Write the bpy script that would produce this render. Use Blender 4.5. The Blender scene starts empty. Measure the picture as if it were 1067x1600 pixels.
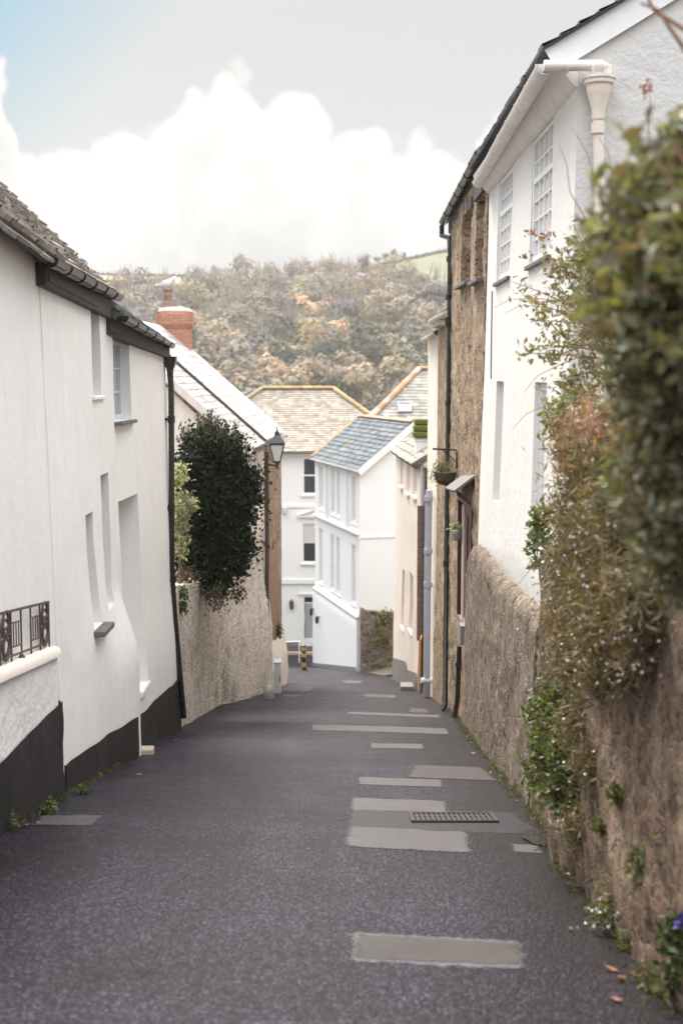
import bpy, bmesh, math, random
import numpy as np
from mathutils import Vector, noise as mnoise
from math import sin, cos, atan, atan2, pi, radians, sqrt

scene = bpy.context.scene
C = scene.collection

# ------------------------------------------------------------------ camera, sky, sun, exposure
EYE = 1.55                       # eye height above the road under the camera
FPX = 2000.0                     # focal length in photograph pixels (1600 high)
TH = atan(210 / FPX)             # downward pitch
cam = bpy.data.cameras.new('camera')
cam.sensor_fit = 'VERTICAL'; cam.sensor_height = 36; cam.lens = 36 * FPX / 1600
cam.clip_start = 0.1; cam.clip_end = 5000
cam.dof.use_dof = True; cam.dof.focus_distance = 14; cam.dof.aperture_fstop = 2.0
camo = bpy.data.objects.new('camera', cam); C.objects.link(camo)
camo.location = (0, 0, EYE); camo.rotation_euler = (pi / 2 - TH, 0, 0)
scene.camera = camo

SUN_EL, SUN_AZ = radians(47), radians(-20)      # azimuth measured from the view axis (+Y) towards +X
w = bpy.data.worlds.new('World'); scene.world = w; w.use_nodes = True
scene.view_settings.view_transform = 'Standard'; scene.view_settings.look = 'None'
scene.view_settings.gamma = 1; scene.view_settings.use_curve_mapping = False
scene.view_settings.exposure = 1.5
sl = bpy.data.lights.new('sun', 'SUN'); sl.energy = 2.3; sl.angle = radians(20); sl.color = (1, .90, .78)
so = bpy.data.objects.new('sun', sl); C.objects.link(so)
so.rotation_euler = (pi / 2 - SUN_EL, 0, pi - SUN_AZ)
so.location = (10, 40, 40)


class NT:
    """small node-tree helper"""
    def __init__(s, tree):
        s.t = tree; tree.nodes.clear()

    def n(s, typ, ins=None, **props):
        nd = s.t.nodes.new(typ)
        for k, v in props.items():
            setattr(nd, k, v)
        for k, v in (ins or {}).items():
            sock = nd.inputs[k]
            if isinstance(v, bpy.types.NodeSocket):
                s.t.links.new(v, sock)
            else:
                sock.default_value = v
        return nd

    def math(s, op, a, b=0.0, c=0.0, clamp=False):
        return s.n('ShaderNodeMath', {0: a, 1: b, 2: c}, operation=op, use_clamp=clamp).outputs[0]

    def noise(s, vec, scale, detail=3, rough=.55, dist=0.0):
        return s.n('ShaderNodeTexNoise', {'Vector': vec, 'Scale': scale, 'Detail': detail, 'Roughness': rough, 'Distortion': dist}).outputs['Fac']

    def ramp(s, fac, stops):
        r = s.n('ShaderNodeValToRGB', {'Fac': fac})
        el = r.color_ramp.elements
        while len(el) < len(stops):
            el.new(.5)
        for e, (p, c) in zip(el, stops):
            e.position = p
            e.color = c if len(c) == 4 else (*c, 1)
        return r.outputs['Color']

    def mix(s, fac, a, b, mode='MIX'):
        m = s.n('ShaderNodeMix', data_type='RGBA', blend_type=mode, clamp_factor=True)
        for sock, v in ((m.inputs[0], fac), (m.inputs[6], a), (m.inputs[7], b)):
            if isinstance(v, bpy.types.NodeSocket):
                s.t.links.new(v, sock)
            else:
                sock.default_value = v if isinstance(v, (int, float)) else (*v, 1)[:4]
        return m.outputs[2]

    def bump(s, h, strength=.3, dist=.02, normal=None):
        ins = {'Height': h, 'Strength': strength, 'Distance': dist}
        if normal is not None:
            ins['Normal'] = normal
        return s.n('ShaderNodeBump', ins).outputs['Normal']


# sky: Nishita blue with bright cumulus built as a function of the true view direction
t = NT(w.node_tree)
gen = t.n('ShaderNodeTexCoord').outputs['Generated']
sky = t.n('ShaderNodeTexSky', sky_type='NISHITA', sun_disc=False, sun_elevation=SUN_EL, sun_rotation=SUN_AZ,
          air_density=1.0, dust_density=2.5, ozone_density=1.0).outputs['Color']
sep = t.n('ShaderNodeSeparateXYZ', {0: gen})
az = t.math('ARCTAN2', sep.outputs[0], sep.outputs[1])          # radians from +Y towards +X
el = t.math('ARCSINE', sep.outputs[2])
n1 = t.noise(gen, 13, 5, .55)
n2 = t.noise(gen, 38, 6, .62)
azn = t.math('ADD', az, t.math('MULTIPLY', t.math('SUBTRACT', n1, .5), .035))
fc = t.n('ShaderNodeFloatCurve', {'Value': t.math('MULTIPLY_ADD', azn, 1 / 3.2, .5, clamp=True)})
cv = fc.mapping.curves[0]
# cloud tops: photograph x -> azimuth, y -> elevation (fraction of 0.4 rad)
tops = [(-500, 150), (-120, 110), (15, 108), (40, 140), (62, 200), (110, 218), (180, 212), (235, 200), (275, 160), (300, 130), (335, 92),
        (385, 92), (408, 130), (425, 150), (470, 145), (495, 165), (520, 178), (560, 180), (600, 188), (650, 205), (720, 205), (900, 170), (1300, 120), (1700, 160)]
pts = []
for px, py in tops:
    a = atan((px - 533.5) / FPX); e = atan((800 - py) / FPX * cos(a)) - TH
    pts.append((a / 3.2 + .5, e / .4))
pts = [(0, .6)] + pts + [(1, .6)]
while len(cv.points) < len(pts):
    cv.points.new(.5, .5)
for p, (x, y) in zip(cv.points, pts):
    p.location = (x, y); p.handle_type = 'AUTO_CLAMPED'
fc.mapping.update()
top = t.math('MULTIPLY', fc.outputs[0], .4)
b1 = t.n('ShaderNodeTexVoronoi', {'Vector': gen, 'Scale': 19., 'Randomness': 1.}, feature='SMOOTH_F1'); b1.inputs['Smoothness'].default_value = .15
b2 = t.n('ShaderNodeTexVoronoi', {'Vector': gen, 'Scale': 52., 'Randomness': 1.}, feature='SMOOTH_F1'); b2.inputs['Smoothness'].default_value = .2
puff = t.math('ADD', t.math('MULTIPLY', t.math('SUBTRACT', .42, b1.outputs['Distance']), .046), t.math('ADD', t.math('MULTIPLY', t.math('SUBTRACT', .4, b2.outputs['Distance']), .021), t.math('MULTIPLY', t.math('SUBTRACT', n2, .5), .016)))
d = t.math('SUBTRACT', t.math('ADD', top, puff), el)
low = t.n('ShaderNodeMapRange', {'Value': d, 'From Min': -.002, 'From Max': .0085}, interpolation_type='SMOOTHSTEP').outputs[0]
hi_n = t.noise(gen, 3.0, 5, .6)
hi_el = t.n('ShaderNodeMapRange', {'Value': el, 'From Min': .34, 'From Max': .6}).outputs[0]
hi = t.math('MULTIPLY', t.n('ShaderNodeMapRange', {'Value': hi_n, 'From Min': .36, 'From Max': .52}).outputs[0], hi_el)
mask = t.math('MAXIMUM', low, hi)
grey = t.noise(gen, 9, 6, .62, .4)
soft = t.n('ShaderNodeMapRange', {'Value': d, 'From Min': .0, 'From Max': .09}).outputs[0]
cb = t.math('MULTIPLY_ADD', t.math('MULTIPLY', t.math('SUBTRACT', .62, grey, clamp=True), soft), -1.0, 1.0)
ccol = t.n('ShaderNodeVectorMath', {0: (.328, .325, .322), 'Scale': cb}, operation='SCALE').outputs[0]
# thin high veil over the blue, clearing towards the left
veil = t.n('ShaderNodeMapRange', {'Value': t.math('ADD', az, t.math('MULTIPLY', el, -.9)), 'From Min': -.50, 'From Max': -.36}).outputs[0]
skyb = t.n('ShaderNodeVectorMath', {0: t.mix(1., sky, (.62, 1.0, 1.15), 'MULTIPLY'), 'Scale': .0225}, operation='SCALE').outputs[0]
skyv = t.mix(t.math('MULTIPLY', veil, .86), skyb, (.262, .259, .250))
allc = t.mix(mask, skyv, ccol)
back = t.n('ShaderNodeMapRange', {'Value': sep.outputs[1], 'From Min': .05, 'From Max': -.6}, interpolation_type='SMOOTHSTEP').outputs[0]
allc = t.mix(t.math('MULTIPLY', back, .7), allc, (.37, .39, .425))          # clearer blue sky behind the photographer
gain = t.n('ShaderNodeMapRange', {'Value': el, 'From Min': .30, 'From Max': 1.0, 'To Min': 1., 'To Max': 4.6}, interpolation_type='SMOOTHSTEP').outputs[0]
allc = t.n('ShaderNodeVectorMath', {0: allc, 'Scale': gain}, operation='SCALE').outputs[0]      # overcast is brighter overhead
bg = t.n('ShaderNodeBackground', {'Color': allc, 'Strength': 1.0})
t.n('ShaderNodeOutputWorld', {'Surface': bg.outputs[0]})

# ------------------------------------------------------------------ helpers
_c, _s = cos(TH), sin(TH)


def at(px, py, Y):
    """world point seen at photograph pixel (px, py), at distance Y along the street"""
    a = (800 - py) / FPX
    z = Y * (a * _c - _s) / (_c + a * _s)
    return Vector(((px - 533.5) * (Y * _c - z * _s) / FPX, Y, z + EYE))


def zr(py, Y):
    return at(533.5, py, Y).z


def g(Y):
    """road height"""
    if Y < 47: return -.195 * Y
    return -.195 * 47 - .05 * (min(Y, 60) - 47)


def onroad(px, py, lift=0.0):
    lo, hi = 2.0, 60.0
    for _ in range(50):
        m = (lo + hi) / 2
        if at(px, py, m).z > g(m): lo = m
        else: hi = m
    p = at(px, py, lo); p.z = g(lo) + lift
    return p


def lerp(a, b, k): return a + (b - a) * k
def sstep(a, b, x):
    k = max(0., min(1., (x - a) / (b - a))); return k * k * (3 - 2 * k)


def interp(tab, x):
    if x <= tab[0][0]: return tab[0][1]
    for (x0, y0), (x1, y1) in zip(tab, tab[1:]):
        if x <= x1: return lerp(y0, y1, (x - x0) / (x1 - x0))
    return tab[-1][1]


BASE = {}


def link(o, parent, base):
    C.objects.link(o)
    if parent is not None:
        o.parent = parent
    else:
        o.location = base
    BASE[o.name] = Vector(base)
    return o


def tag(o, label=None, cat=None, group=None, kind=None):
    for k, v in (('label', label), ('category', cat), ('group', group), ('kind', kind)):
        if v: o[k] = v
    return o


def thing(name, loc, label, cat, group=None):
    o = bpy.data.objects.new(name, None); o.empty_display_size = .2
    link(o, None, Vector(loc)); o.location = loc
    return tag(o, label, cat, group)


def copy_tree(o, parent=None):
    c = o.copy(); C.objects.link(c)
    BASE[c.name] = BASE[o.name].copy()
    if parent is not None: c.parent = parent
    for ch in [x for x in o.children]:
        copy_tree(ch, c)
    return c


class MB:
    """collects faces and links them as ONE mesh object; coordinates are world coordinates"""
    def __init__(s):
        s.v = []; s.f = []; s.c = []

    def face(s, pts, col=(1, 1, 1)):
        i = len(s.v); s.v.extend([tuple(p) for p in pts]); s.f.append(tuple(range(i, i + len(pts)))); s.c.append(col)

    def mesh(s, vs, fs, col=(1, 1, 1)):
        i = len(s.v); s.v.extend([tuple(p) for p in vs])
        for f in fs:
            s.f.append(tuple(i + k for k in f)); s.c.append(col)

    def obox(s, o, U, V, W, u, v, w_, col=(1, 1, 1)):
        o = Vector(o); U = Vector(U); V = Vector(V); W = Vector(W)
        P = [o + U * a + V * b + W * c for c in w_ for b in v for a in u]
        s.mesh(P, [(0, 2, 3, 1), (4, 5, 7, 6), (0, 1, 5, 4), (2, 6, 7, 3), (0, 4, 6, 2), (1, 3, 7, 5)], col)

    def box(s, c, size, col=(1, 1, 1), rz=0.0):
        h = [k / 2 for k in size]
        s.obox(c, (cos(rz), sin(rz), 0), (-sin(rz), cos(rz), 0), (0, 0, 1), (-h[0], h[0]), (-h[1], h[1]), (-h[2], h[2]), col)

    def tube(s, pts, r, n=8, col=(1, 1, 1), cap=True):
        pts = [Vector(p) for p in pts]
        rr = r if isinstance(r, (list, tuple)) else [r] * len(pts)
        rings = []; prev = None
        for i, p in enumerate(pts):
            tdir = (pts[min(i + 1, len(pts) - 1)] - pts[max(i - 1, 0)]).normalized()
            if prev is None:
                a = tdir.orthogonal().normalized()
            else:
                a = (prev - tdir * prev.dot(tdir)).normalized()
            prev = a; b = tdir.cross(a)
            rings.append([p + (a * cos(2 * pi * k / n) + b * sin(2 * pi * k / n)) * rr[i] for k in range(n)])
        vs = [q for R in rings for q in R]; fs = []
        for i in range(len(pts) - 1):
            for k in range(n):
                k2 = (k + 1) % n
                fs.append((i * n + k, i * n + k2, (i + 1) * n + k2, (i + 1) * n + k))
        if cap:
            fs.append(tuple(range(n - 1, -1, -1))); fs.append(tuple((len(pts) - 1) * n + k for k in range(n)))
        s.mesh(vs, fs, col)

    def lathe(s, c, prof, n=16, col=(1, 1, 1), sx=1., sy=1., rot=0.):
        c = Vector(c); vs = []; fs = []
        for r, z in prof:
            for k in range(n):
                a = 2 * pi * k / n + rot
                vs.append(c + Vector((cos(a) * r * sx, sin(a) * r * sy, z)))
        m = len(prof)
        for i in range(m - 1):
            for k in range(n):
                k2 = (k + 1) % n
                fs.append((i * n + k, i * n + k2, (i + 1) * n + k2, (i + 1) * n + k))
        fs.append(tuple(range(n - 1, -1, -1))); fs.append(tuple((m - 1) * n + k for k in range(n)))
        s.mesh(vs, fs, col)

    def build(s, name, mat, parent=None, loc=(0, 0, 0), smooth=None, bevel=0., weld=False):
        base = BASE[parent.name] if parent is not None else Vector(loc)
        me = bpy.data.meshes.new(name)
        vs = np.array(s.v, dtype=float).reshape(-1, 3) - np.array(base)
        me.from_pydata([tuple(x) for x in vs], [], s.f)
        a = me.attributes.new('Col', 'FLOAT_COLOR', 'FACE')
        cols = np.ones((len(s.f), 4), dtype=np.float32); cols[:, :3] = np.array(s.c, dtype=np.float32).reshape(-1, 3)
        a.data.foreach_set('color', cols.ravel())
        if weld:
            bm = bmesh.new(); bm.from_mesh(me)
            bmesh.ops.remove_doubles(bm, verts=bm.verts, dist=.0004)
            bmesh.ops.recalc_face_normals(bm, faces=bm.faces)
            bm.to_mesh(me); bm.free()
        me.materials.append(mat); me.validate(); me.update()
        if smooth is not None:
            me.polygons.foreach_set('use_smooth', [True] * len(me.polygons))
            me.set_sharp_from_angle(angle=radians(smooth))
        o = bpy.data.objects.new(name, me)
        link(o, parent, base)
        if bevel:
            b = o.modifiers.new('bevel', 'BEVEL'); b.width = bevel; b.segments = 2; b.limit_method = 'ANGLE'; b.angle_limit = radians(40)
        return o


def arr_mesh(name, verts, faces, cols, mat, parent=None, loc=(0, 0, 0)):
    """fast mesh from numpy arrays (all faces the same size), one colour per face"""
    base = BASE[parent.name] if parent is not None else Vector(loc)
    me = bpy.data.meshes.new(name)
    nv, (nf, k) = len(verts), faces.shape
    me.vertices.add(nv); me.vertices.foreach_set('co', (verts - np.array(base)).astype(np.float32).ravel())
    me.loops.add(nf * k); me.loops.foreach_set('vertex_index', faces.astype(np.int32).ravel())
    me.polygons.add(nf); me.polygons.foreach_set('loop_start', np.arange(0, nf * k, k, dtype=np.int32))
    me.polygons.foreach_set('loop_total', np.full(nf, k, dtype=np.int32))
    a = me.attributes.new('Col', 'FLOAT_COLOR', 'FACE')
    cc = np.ones((nf, 4), dtype=np.float32); cc[:, :3] = cols
    a.data.foreach_set('color', cc.ravel())
    me.materials.append(mat); me.update(calc_edges=True)
    o = bpy.data.objects.new(name, me)
    return link(o, parent, base)


# ------------------------------------------------------------------ materials
def new_mat(name):
    m = bpy.data.materials.new(name); m.use_nodes = True
    t = NT(m.node_tree)
    return m, t, t.n('ShaderNodeTexCoord').outputs['Object']


def finish(t, col, rough=.7, normal=None, metallic=0., spec=.5, **extra):
    ins = {'Base Color': col if isinstance(col, bpy.types.NodeSocket) else (*col, 1), 'Roughness': rough, 'Metallic': metallic, 'Specular IOR Level': spec}
    if normal is not None: ins['Normal'] = normal
    ins.update(extra)
    b = t.n('ShaderNodeBsdfPrincipled', ins)
    t.n('ShaderNodeOutputMaterial', {'Surface': b.outputs[0]})
    return b


def mat_plain(name, col, rough=.5, metallic=0., var=.15, scale=12., bump=.1):
    m, t, o = new_mat(name)
    n = t.noise(o, scale, 4)
    c = t.mix(t.math('MULTIPLY', n, 1.), [k * (1 - var) for k in col], [min(1, k * (1 + var)) for k in col])
    r = t.math('MULTIPLY_ADD', t.noise(o, scale * 2.3, 3), .25, rough - .12)
    finish(t, c, r, t.bump(t.noise(o, scale * 4, 3), bump, .005), metallic)
    return m


def mat_render(name, col, stain=(.55, .52, .47), amt=.35, bump=.35, rough_scale=55., streak=True):
    """painted, hand-trowelled render with faint dirt"""
    m, t, o = new_mat(name)
    big = t.noise(o, .9, 5, .6)
    mp = t.n('ShaderNodeMapping', {'Vector': o, 'Scale': (5, 5, .5)}).outputs[0]
    st = t.noise(mp, 1.6, 5, .65)
    f = t.math('MULTIPLY', t.math('SUBTRACT', t.math('MULTIPLY_ADD', st, .6 if streak else .1, t.math('MULTIPLY', big, .5)), .45, clamp=True), amt * 2.2, clamp=True)
    c = t.mix(f, col, stain)
    spots = t.n('ShaderNodeMapRange', {'Value': t.noise(o, 6.5, 6, .7), 'From Min': .66, 'From Max': .74}).outputs[0]
    c = t.mix(t.math('MULTIPLY', spots, amt * .7), c, [k * .55 for k in stain])
    h = t.math('ADD', t.math('MULTIPLY', t.noise(o, rough_scale, 4, .6), .4), t.math('MULTIPLY', t.noise(o, 7, 4), 1.0))
    finish(t, c, .8, t.bump(h, bump, .025), spec=.3)
    return m


def mat_rubble(name, cols, mortar, scale=7., stretch=(1, 1, 1.5), bump=.9, mort=.09, coat=None, coat_amt=.5, moss=0., pits=.85, pit_scale=17.):
    """rubble stone in mortar, partly smeared over with old lime"""
    m, t, o = new_mat(name)
    wv = t.n('ShaderNodeVectorMath', {0: o, 1: t.n('ShaderNodeVectorMath', {0: t.n('ShaderNodeTexNoise', {'Vector': o, 'Scale': 3.0, 'Detail': 2}).outputs['Color'], 'Scale': .22}, operation='SCALE').outputs[0]}, operation='ADD').outputs[0]
    mp = t.n('ShaderNodeMapping', {'Vector': wv, 'Scale': stretch}).outputs[0]
    v = t.n('ShaderNodeTexVoronoi', {'Vector': mp, 'Scale': scale, 'Randomness': 1.}, feature='F1')
    e = t.n('ShaderNodeTexVoronoi', {'Vector': mp, 'Scale': scale, 'Randomness': 1.}, feature='DISTANCE_TO_EDGE').outputs['Distance']
    rnd = t.n('ShaderNodeSeparateColor', {0: v.outputs['Color']}).outputs[0]
    sc = t.ramp(rnd, [(i / (len(cols) - 1), c) for i, c in enumerate(cols)])
    fine = t.noise(o, 38, 5, .65)
    sc = t.mix(.8, sc, t.ramp(fine, [(.28, (.2, .185, .175)), (.68, (1.3, 1.27, 1.24))]), 'MULTIPLY')
    ed = t.n('ShaderNodeMapRange', {'Value': t.math('ADD', e, t.math('MULTIPLY', t.math('SUBTRACT', t.noise(o, 16, 3), .5), .12)), 'From Min': mort * .3, 'From Max': mort}).outputs[0]
    c = t.mix(ed, t.mix(.75, mortar, t.ramp(fine, [(.3, (.5, .48, .46)), (.7, (1.1, 1.1, 1.1))]), 'MULTIPLY'), sc)
    h = t.math('MULTIPLY_ADD', ed, .8, t.math('MULTIPLY', t.noise(o, 30, 7, .75), 1.0))
    if coat:
        cf = t.n('ShaderNodeMapRange', {'Value': t.noise(t.n('ShaderNodeMapping', {'Vector': o, 'Scale': (1, 1, .9)}).outputs[0], 2.3, 7, .72), 'From Min': .56 - .25 * coat_amt, 'From Max': .66 - .2 * coat_amt}).outputs[0]
        cc = t.mix(.7, coat, t.ramp(t.noise(o, 17, 7, .74), [(.34, (.2, .18, .165)), (.6, (1.2, 1.19, 1.17))]), 'MULTIPLY')
        c = t.mix(t.math('MULTIPLY', cf, .85), c, cc)
        h = t.mix(t.math('MULTIPLY', cf, .6), h, t.math('ADD', t.noise(o, 18, 6, .75), .3))
    pn = t.noise(t.n('ShaderNodeMapping', {'Vector': o, 'Scale': (1, 1, 1.25)}).outputs[0], pit_scale, 5, .62, .6)
    pf = t.n('ShaderNodeMapRange', {'Value': pn, 'From Min': .43, 'From Max': .36}).outputs[0]
    c = t.mix(t.math('MULTIPLY', pf, pits), c, [k * .22 for k in mortar])
    h = t.math('SUBTRACT', h, t.math('MULTIPLY', pf, .6))
    if moss:
        mf = t.n('ShaderNodeMapRange', {'Value': t.noise(o, 3.1, 5, .65), 'From Min': .56, 'From Max': .68}).outputs[0]
        c = t.mix(t.math('MULTIPLY', mf, moss), c, (.075, .085, .03))
    finish(t, c, .88, t.bump(h, bump, .035), spec=.25)
    return m


def mat_attr(name, rough=.75, bump=.3, scale=30., var=.5, tint=(1, 1, 1), spec=.4, lichen=None, lich_amt=.5):
    m, t, o = new_mat(name)
    a = t.n('ShaderNodeAttribute', attribute_name='Col').outputs['Color']
    n = t.noise(o, scale, 5, .65)
    c = t.mix(var, t.mix(1., a, tint, 'MULTIPLY'), t.ramp(n, [(.25, (.45, .45, .45)), (.75, (1.3, 1.3, 1.3))]), 'MULTIPLY')
    if lichen:
        lf = t.n('ShaderNodeMapRange', {'Value': t.noise(o, 5.5, 6, .7), 'From Min': .6 - lich_amt * .15, 'From Max': .72 - lich_amt * .15}).outputs[0]
        c = t.mix(t.math('MULTIPLY', lf, .8), c, lichen)
    finish(t, c, rough, t.bump(n, bump, .012), spec=spec)
    return m


def mat_leaf(name, rough=.5, transl=.3, spec=.4):
    m, t, o = new_mat(name)
    a = t.n('ShaderNodeAttribute', attribute_name='Col').outputs['Color']
    b = t.n('ShaderNodeBsdfPrincipled', {'Base Color': a, 'Roughness': rough, 'Specular IOR Level': spec})
    tr = t.n('ShaderNodeBsdfTranslucent', {'Color': t.mix(1., a, (1.3, 1.35, .7), 'MULTIPLY')})
    mx = t.n('ShaderNodeMixShader', {0: transl, 1: b.outputs[0], 2: tr.outputs[0]})
    t.n('ShaderNodeOutputMaterial', {'Surface': mx.outputs[0]})
    return m


def mat_brick(name, c1, c2, mortar, bw=.215, bh=.07):
    m, t, o = new_mat(name)
    s = t.n('ShaderNodeSeparateXYZ', {0: o})
    uv = t.n('ShaderNodeCombineXYZ', {0: t.math('ADD', s.outputs[0], s.outputs[1]), 1: s.outputs[2]}).outputs[0]
    br = t.n('ShaderNodeTexBrick', {'Vector': uv, 'Color1': (*c1, 1), 'Color2': (*c2, 1), 'Mortar': (*mortar, 1), 'Scale': 1., 'Mortar Size': .008, 'Mortar Smooth': .3, 'Brick Width': bw, 'Row Height': bh})
    n = t.noise(o, 14, 5, .65)
    c = t.mix(.65, br.outputs['Color'], t.ramp(n, [(.25, (.5, .5, .5)), (.75, (1.2, 1.2, 1.2))]), 'MULTIPLY')
    h = t.math('MULTIPLY_ADD', br.outputs['Fac'], -1., t.math('MULTIPLY', t.noise(o, 40, 4), .5))
    finish(t, c, .85, t.bump(h, .6, .012), spec=.3)
    return m


def mat_glass(name, col=(.03, .035, .04)):
    m, t, o = new_mat(name)
    finish(t, t.mix(t.noise(o, 1.3, 3), col, [k * 2 for k in col]), .06, t.bump(t.noise(o, 2.5, 2), .05, .02), spec=.6)
    return m


M = {}
M['white'] = mat_render('white_render', (.81, .785, .755), amt=.38, bump=.30)
M['white_warm'] = mat_render('white_roughcast', (.74, .715, .685), amt=.45, bump=.45, rough_scale=38)
M['white_gable'] = mat_render('shaded_white_roughcast', (.62, .605, .58), amt=.25, bump=.8, rough_scale=22, streak=False)  # white roughcast again, the gable's shade put into a greyer colour
M['white_far'] = mat_render('white_far_render', (.80, .80, .785), amt=.12, bump=.1)
M['cream'] = mat_render('cream_render', (.80, .72, .645), stain=(.5, .42, .35), amt=.45, bump=.35)
M['cream_far'] = mat_render('pale_cream_render', (.77, .755, .725), amt=.15, bump=.1)
M['ivory'] = mat_render('ivory_render', (.78, .70, .62), stain=(.55, .44, .33), amt=.4, bump=.25)
M['whitebrick'] = mat_render('white_painted_masonry', (.78, .765, .75), amt=.3, bump=.9, rough_scale=18)
M['plinth'] = mat_render('black_bitumen_paint', (.014, .012, .012), stain=(.062, .052, .046), amt=.6, bump=.6)
M['plinth_grey'] = mat_plain('grey_plinth_paint', (.20, .185, .18), .8, var=.2, scale=6, bump=.3)
M['iron'] = mat_plain('black_iron_paint', (.014, .012, .013), .28, var=.3, scale=20)
M['rust'] = mat_plain('weathered_brown_iron', (.075, .05, .045), .6, var=.5, scale=26, bump=.4)
M['dark_timber'] = mat_plain('weathered_dark_timber', (.06, .047, .042), .75, var=.5, scale=14, bump=.5)
M['white_paint'] = mat_plain('white_gloss_paint', (.78, .77, .76), .4, var=.08, scale=8)
M['old_white'] = mat_render('weathered_white_paint', (.76, .72, .68), stain=(.36, .30, .25), amt=.6, bump=.2)
M['pale_frame'] = mat_plain('pale_grey_green_paint', (.56, .60, .62), .45, var=.08, scale=8)
M['red_paint'] = mat_plain('dark_red_paint', (.07, .014, .012), .45, var=.3, scale=10)
M['orange'] = mat_plain('orange_paint', (.60, .22, .025), .5, var=.15, scale=6)
M['yellow'] = mat_plain('yellow_paint', (.46, .27, .05), .5, var=.15, scale=6)
M['grey_door'] = mat_plain('grey_door_paint', (.36, .35, .36), .5, var=.08, scale=6)
M['grey_pvc'] = mat_plain('grey_pipe_plastic', (.40, .42, .46), .42, var=.12, scale=8)
M['cabinet'] = mat_plain('pale_grey_cabinet_paint', (.55, .58, .57), .5, var=.1, scale=8)
M['slate_sill'] = mat_plain('slate_slab', (.13, .12, .115), .6, var=.35, scale=12, bump=.5)
M['stone_trim'] = mat_plain('pale_stone_trim', (.55, .51, .46), .85, var=.25, scale=9, bump=.5)
M['lead'] = mat_plain('lead_grey', (.30, .29, .30), .55, var=.2, scale=10)
M['glass'] = mat_glass('window_glass')
M['glass_pale'] = mat_glass('bright_window_glass', (.22, .25, .27))
M['pale_pane'] = mat_plain('pale_pane_reflection', (.66, .66, .64), .8, var=.05)  # flat pale panes: bright reflection put into the colour
M['blind'] = mat_plain('pale_blind', (.55, .52, .50), .8, var=.06)
M['lamp_glass'] = mat_glass('lantern_glass', (.5, .5, .47))
M['brick'] = mat_brick('orange_brick', (.50, .215, .125), (.42, .17, .105), (.40, .33, .27))
M['brick_wall'] = mat_brick('old_brown_brick', (.33, .17, .11), (.25, .13, .09), (.34, .28, .24))
M['clay'] = mat_plain('clay_pot', (.30, .19, .15), .8, var=.3, scale=14, bump=.3)
M['terracotta'] = mat_attr('terracotta_ridge_tile', .85, .4, 18, .6, lichen=(.50, .33, .08), lich_amt=.3)
M['slate_brown'] = mat_attr('lichened_brown_slate', .8, .5, 22, .75, lichen=(.40, .375, .30), lich_amt=.4)
M['slate_blue'] = mat_attr('blue_slate', .55, .3, 26, .5)
M['slate_white'] = mat_attr('pale_sheen_slate', .45, .4, 9, .45, lichen=(.38, .33, .26), lich_amt=.2)  # pale slates, with sky sheen put into the brightest palette
M['slate_cream'] = mat_attr('pale_scantle_slate', .95, .3, 12, .35, spec=.15, lichen=(.40, .31, .2), lich_amt=.15)
M['slate_bluegreen'] = mat_attr('lichened_blue_slate', .95, .3, 11, .6, spec=.12, lichen=(.27, .25, .15), lich_amt=.5)
M['moss'] = mat_plain('moss', (.10, .105, .015), .95, var=.6, scale=22, bump=1.)
M['rubble_right'] = mat_rubble('brown_rubble', [(.14, .092, .060), (.22, .148, .10), (.07, .047, .032), (.165, .113, .08), (.27, .187, .132)], (.25, .175, .123), 13.0, (1, 1., 1.3), .8, coat=(.33, .24, .175), coat_amt=.35, moss=.3)
M['rubble_low'] = mat_rubble('grey_brown_rubble', [(.19, .148, .11), (.29, .23, .178), (.08, .06, .046), (.35, .28, .215), (.18, .125, .087)], (.34, .27, .21), 12., (1, 1.25, .85), .9, coat=(.33, .27, .22), coat_amt=.3, moss=.4)
M['rubble_house'] = mat_rubble('tan_rubble', [(.43, .285, .165), (.31, .21, .13), (.12, .08, .052), (.50, .35, .22), (.34, .25, .175)], (.52, .40, .285), 9., (1, 1, 1.7), .9, coat=(.58, .46, .34), coat_amt=.3)
M['rubble_left'] = mat_rubble('limewashed_rubble', [(.60, .52, .44), (.70, .62, .53), (.40, .33, .27), (.76, .68, .60), (.55, .47, .39)], (.72, .64, .56), 9., (1, 1, 1.4), 1., coat=(.90, .83, .74), coat_amt=.85, pits=.5)
M['rubble_far'] = mat_rubble('far_rubble', [(.26, .20, .15), (.36, .29, .23), (.16, .125, .10), (.3, .25, .2)], (.36, .30, .25), 5., (1, 1, 1.8), .9)
M['leaf'] = mat_leaf('leaf')
M['leaf_gloss'] = mat_leaf('glossy_leaf', .5, .08, .12)
M['wood_leaf'] = mat_leaf('distant_foliage', .85, .15, .1)
M['bark'] = mat_plain('bark', (.11, .085, .065), .9, var=.5, scale=14, bump=.8)
M['twig'] = mat_plain('reddish_twig', (.23, .125, .075), .8, var=.4, scale=20, bump=.3)
M['petal'] = mat_attr('petal', .7, .0, 20, .1, spec=.2)
M['feather'] = mat_plain('white_feather', (.80, .80, .79), .7, var=.05)
M['feather_grey'] = mat_plain('grey_feather', (.66, .66, .66), .7, var=.08)
M['beak'] = mat_plain('yellow_beak', (.60, .38, .06), .5)


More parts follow.
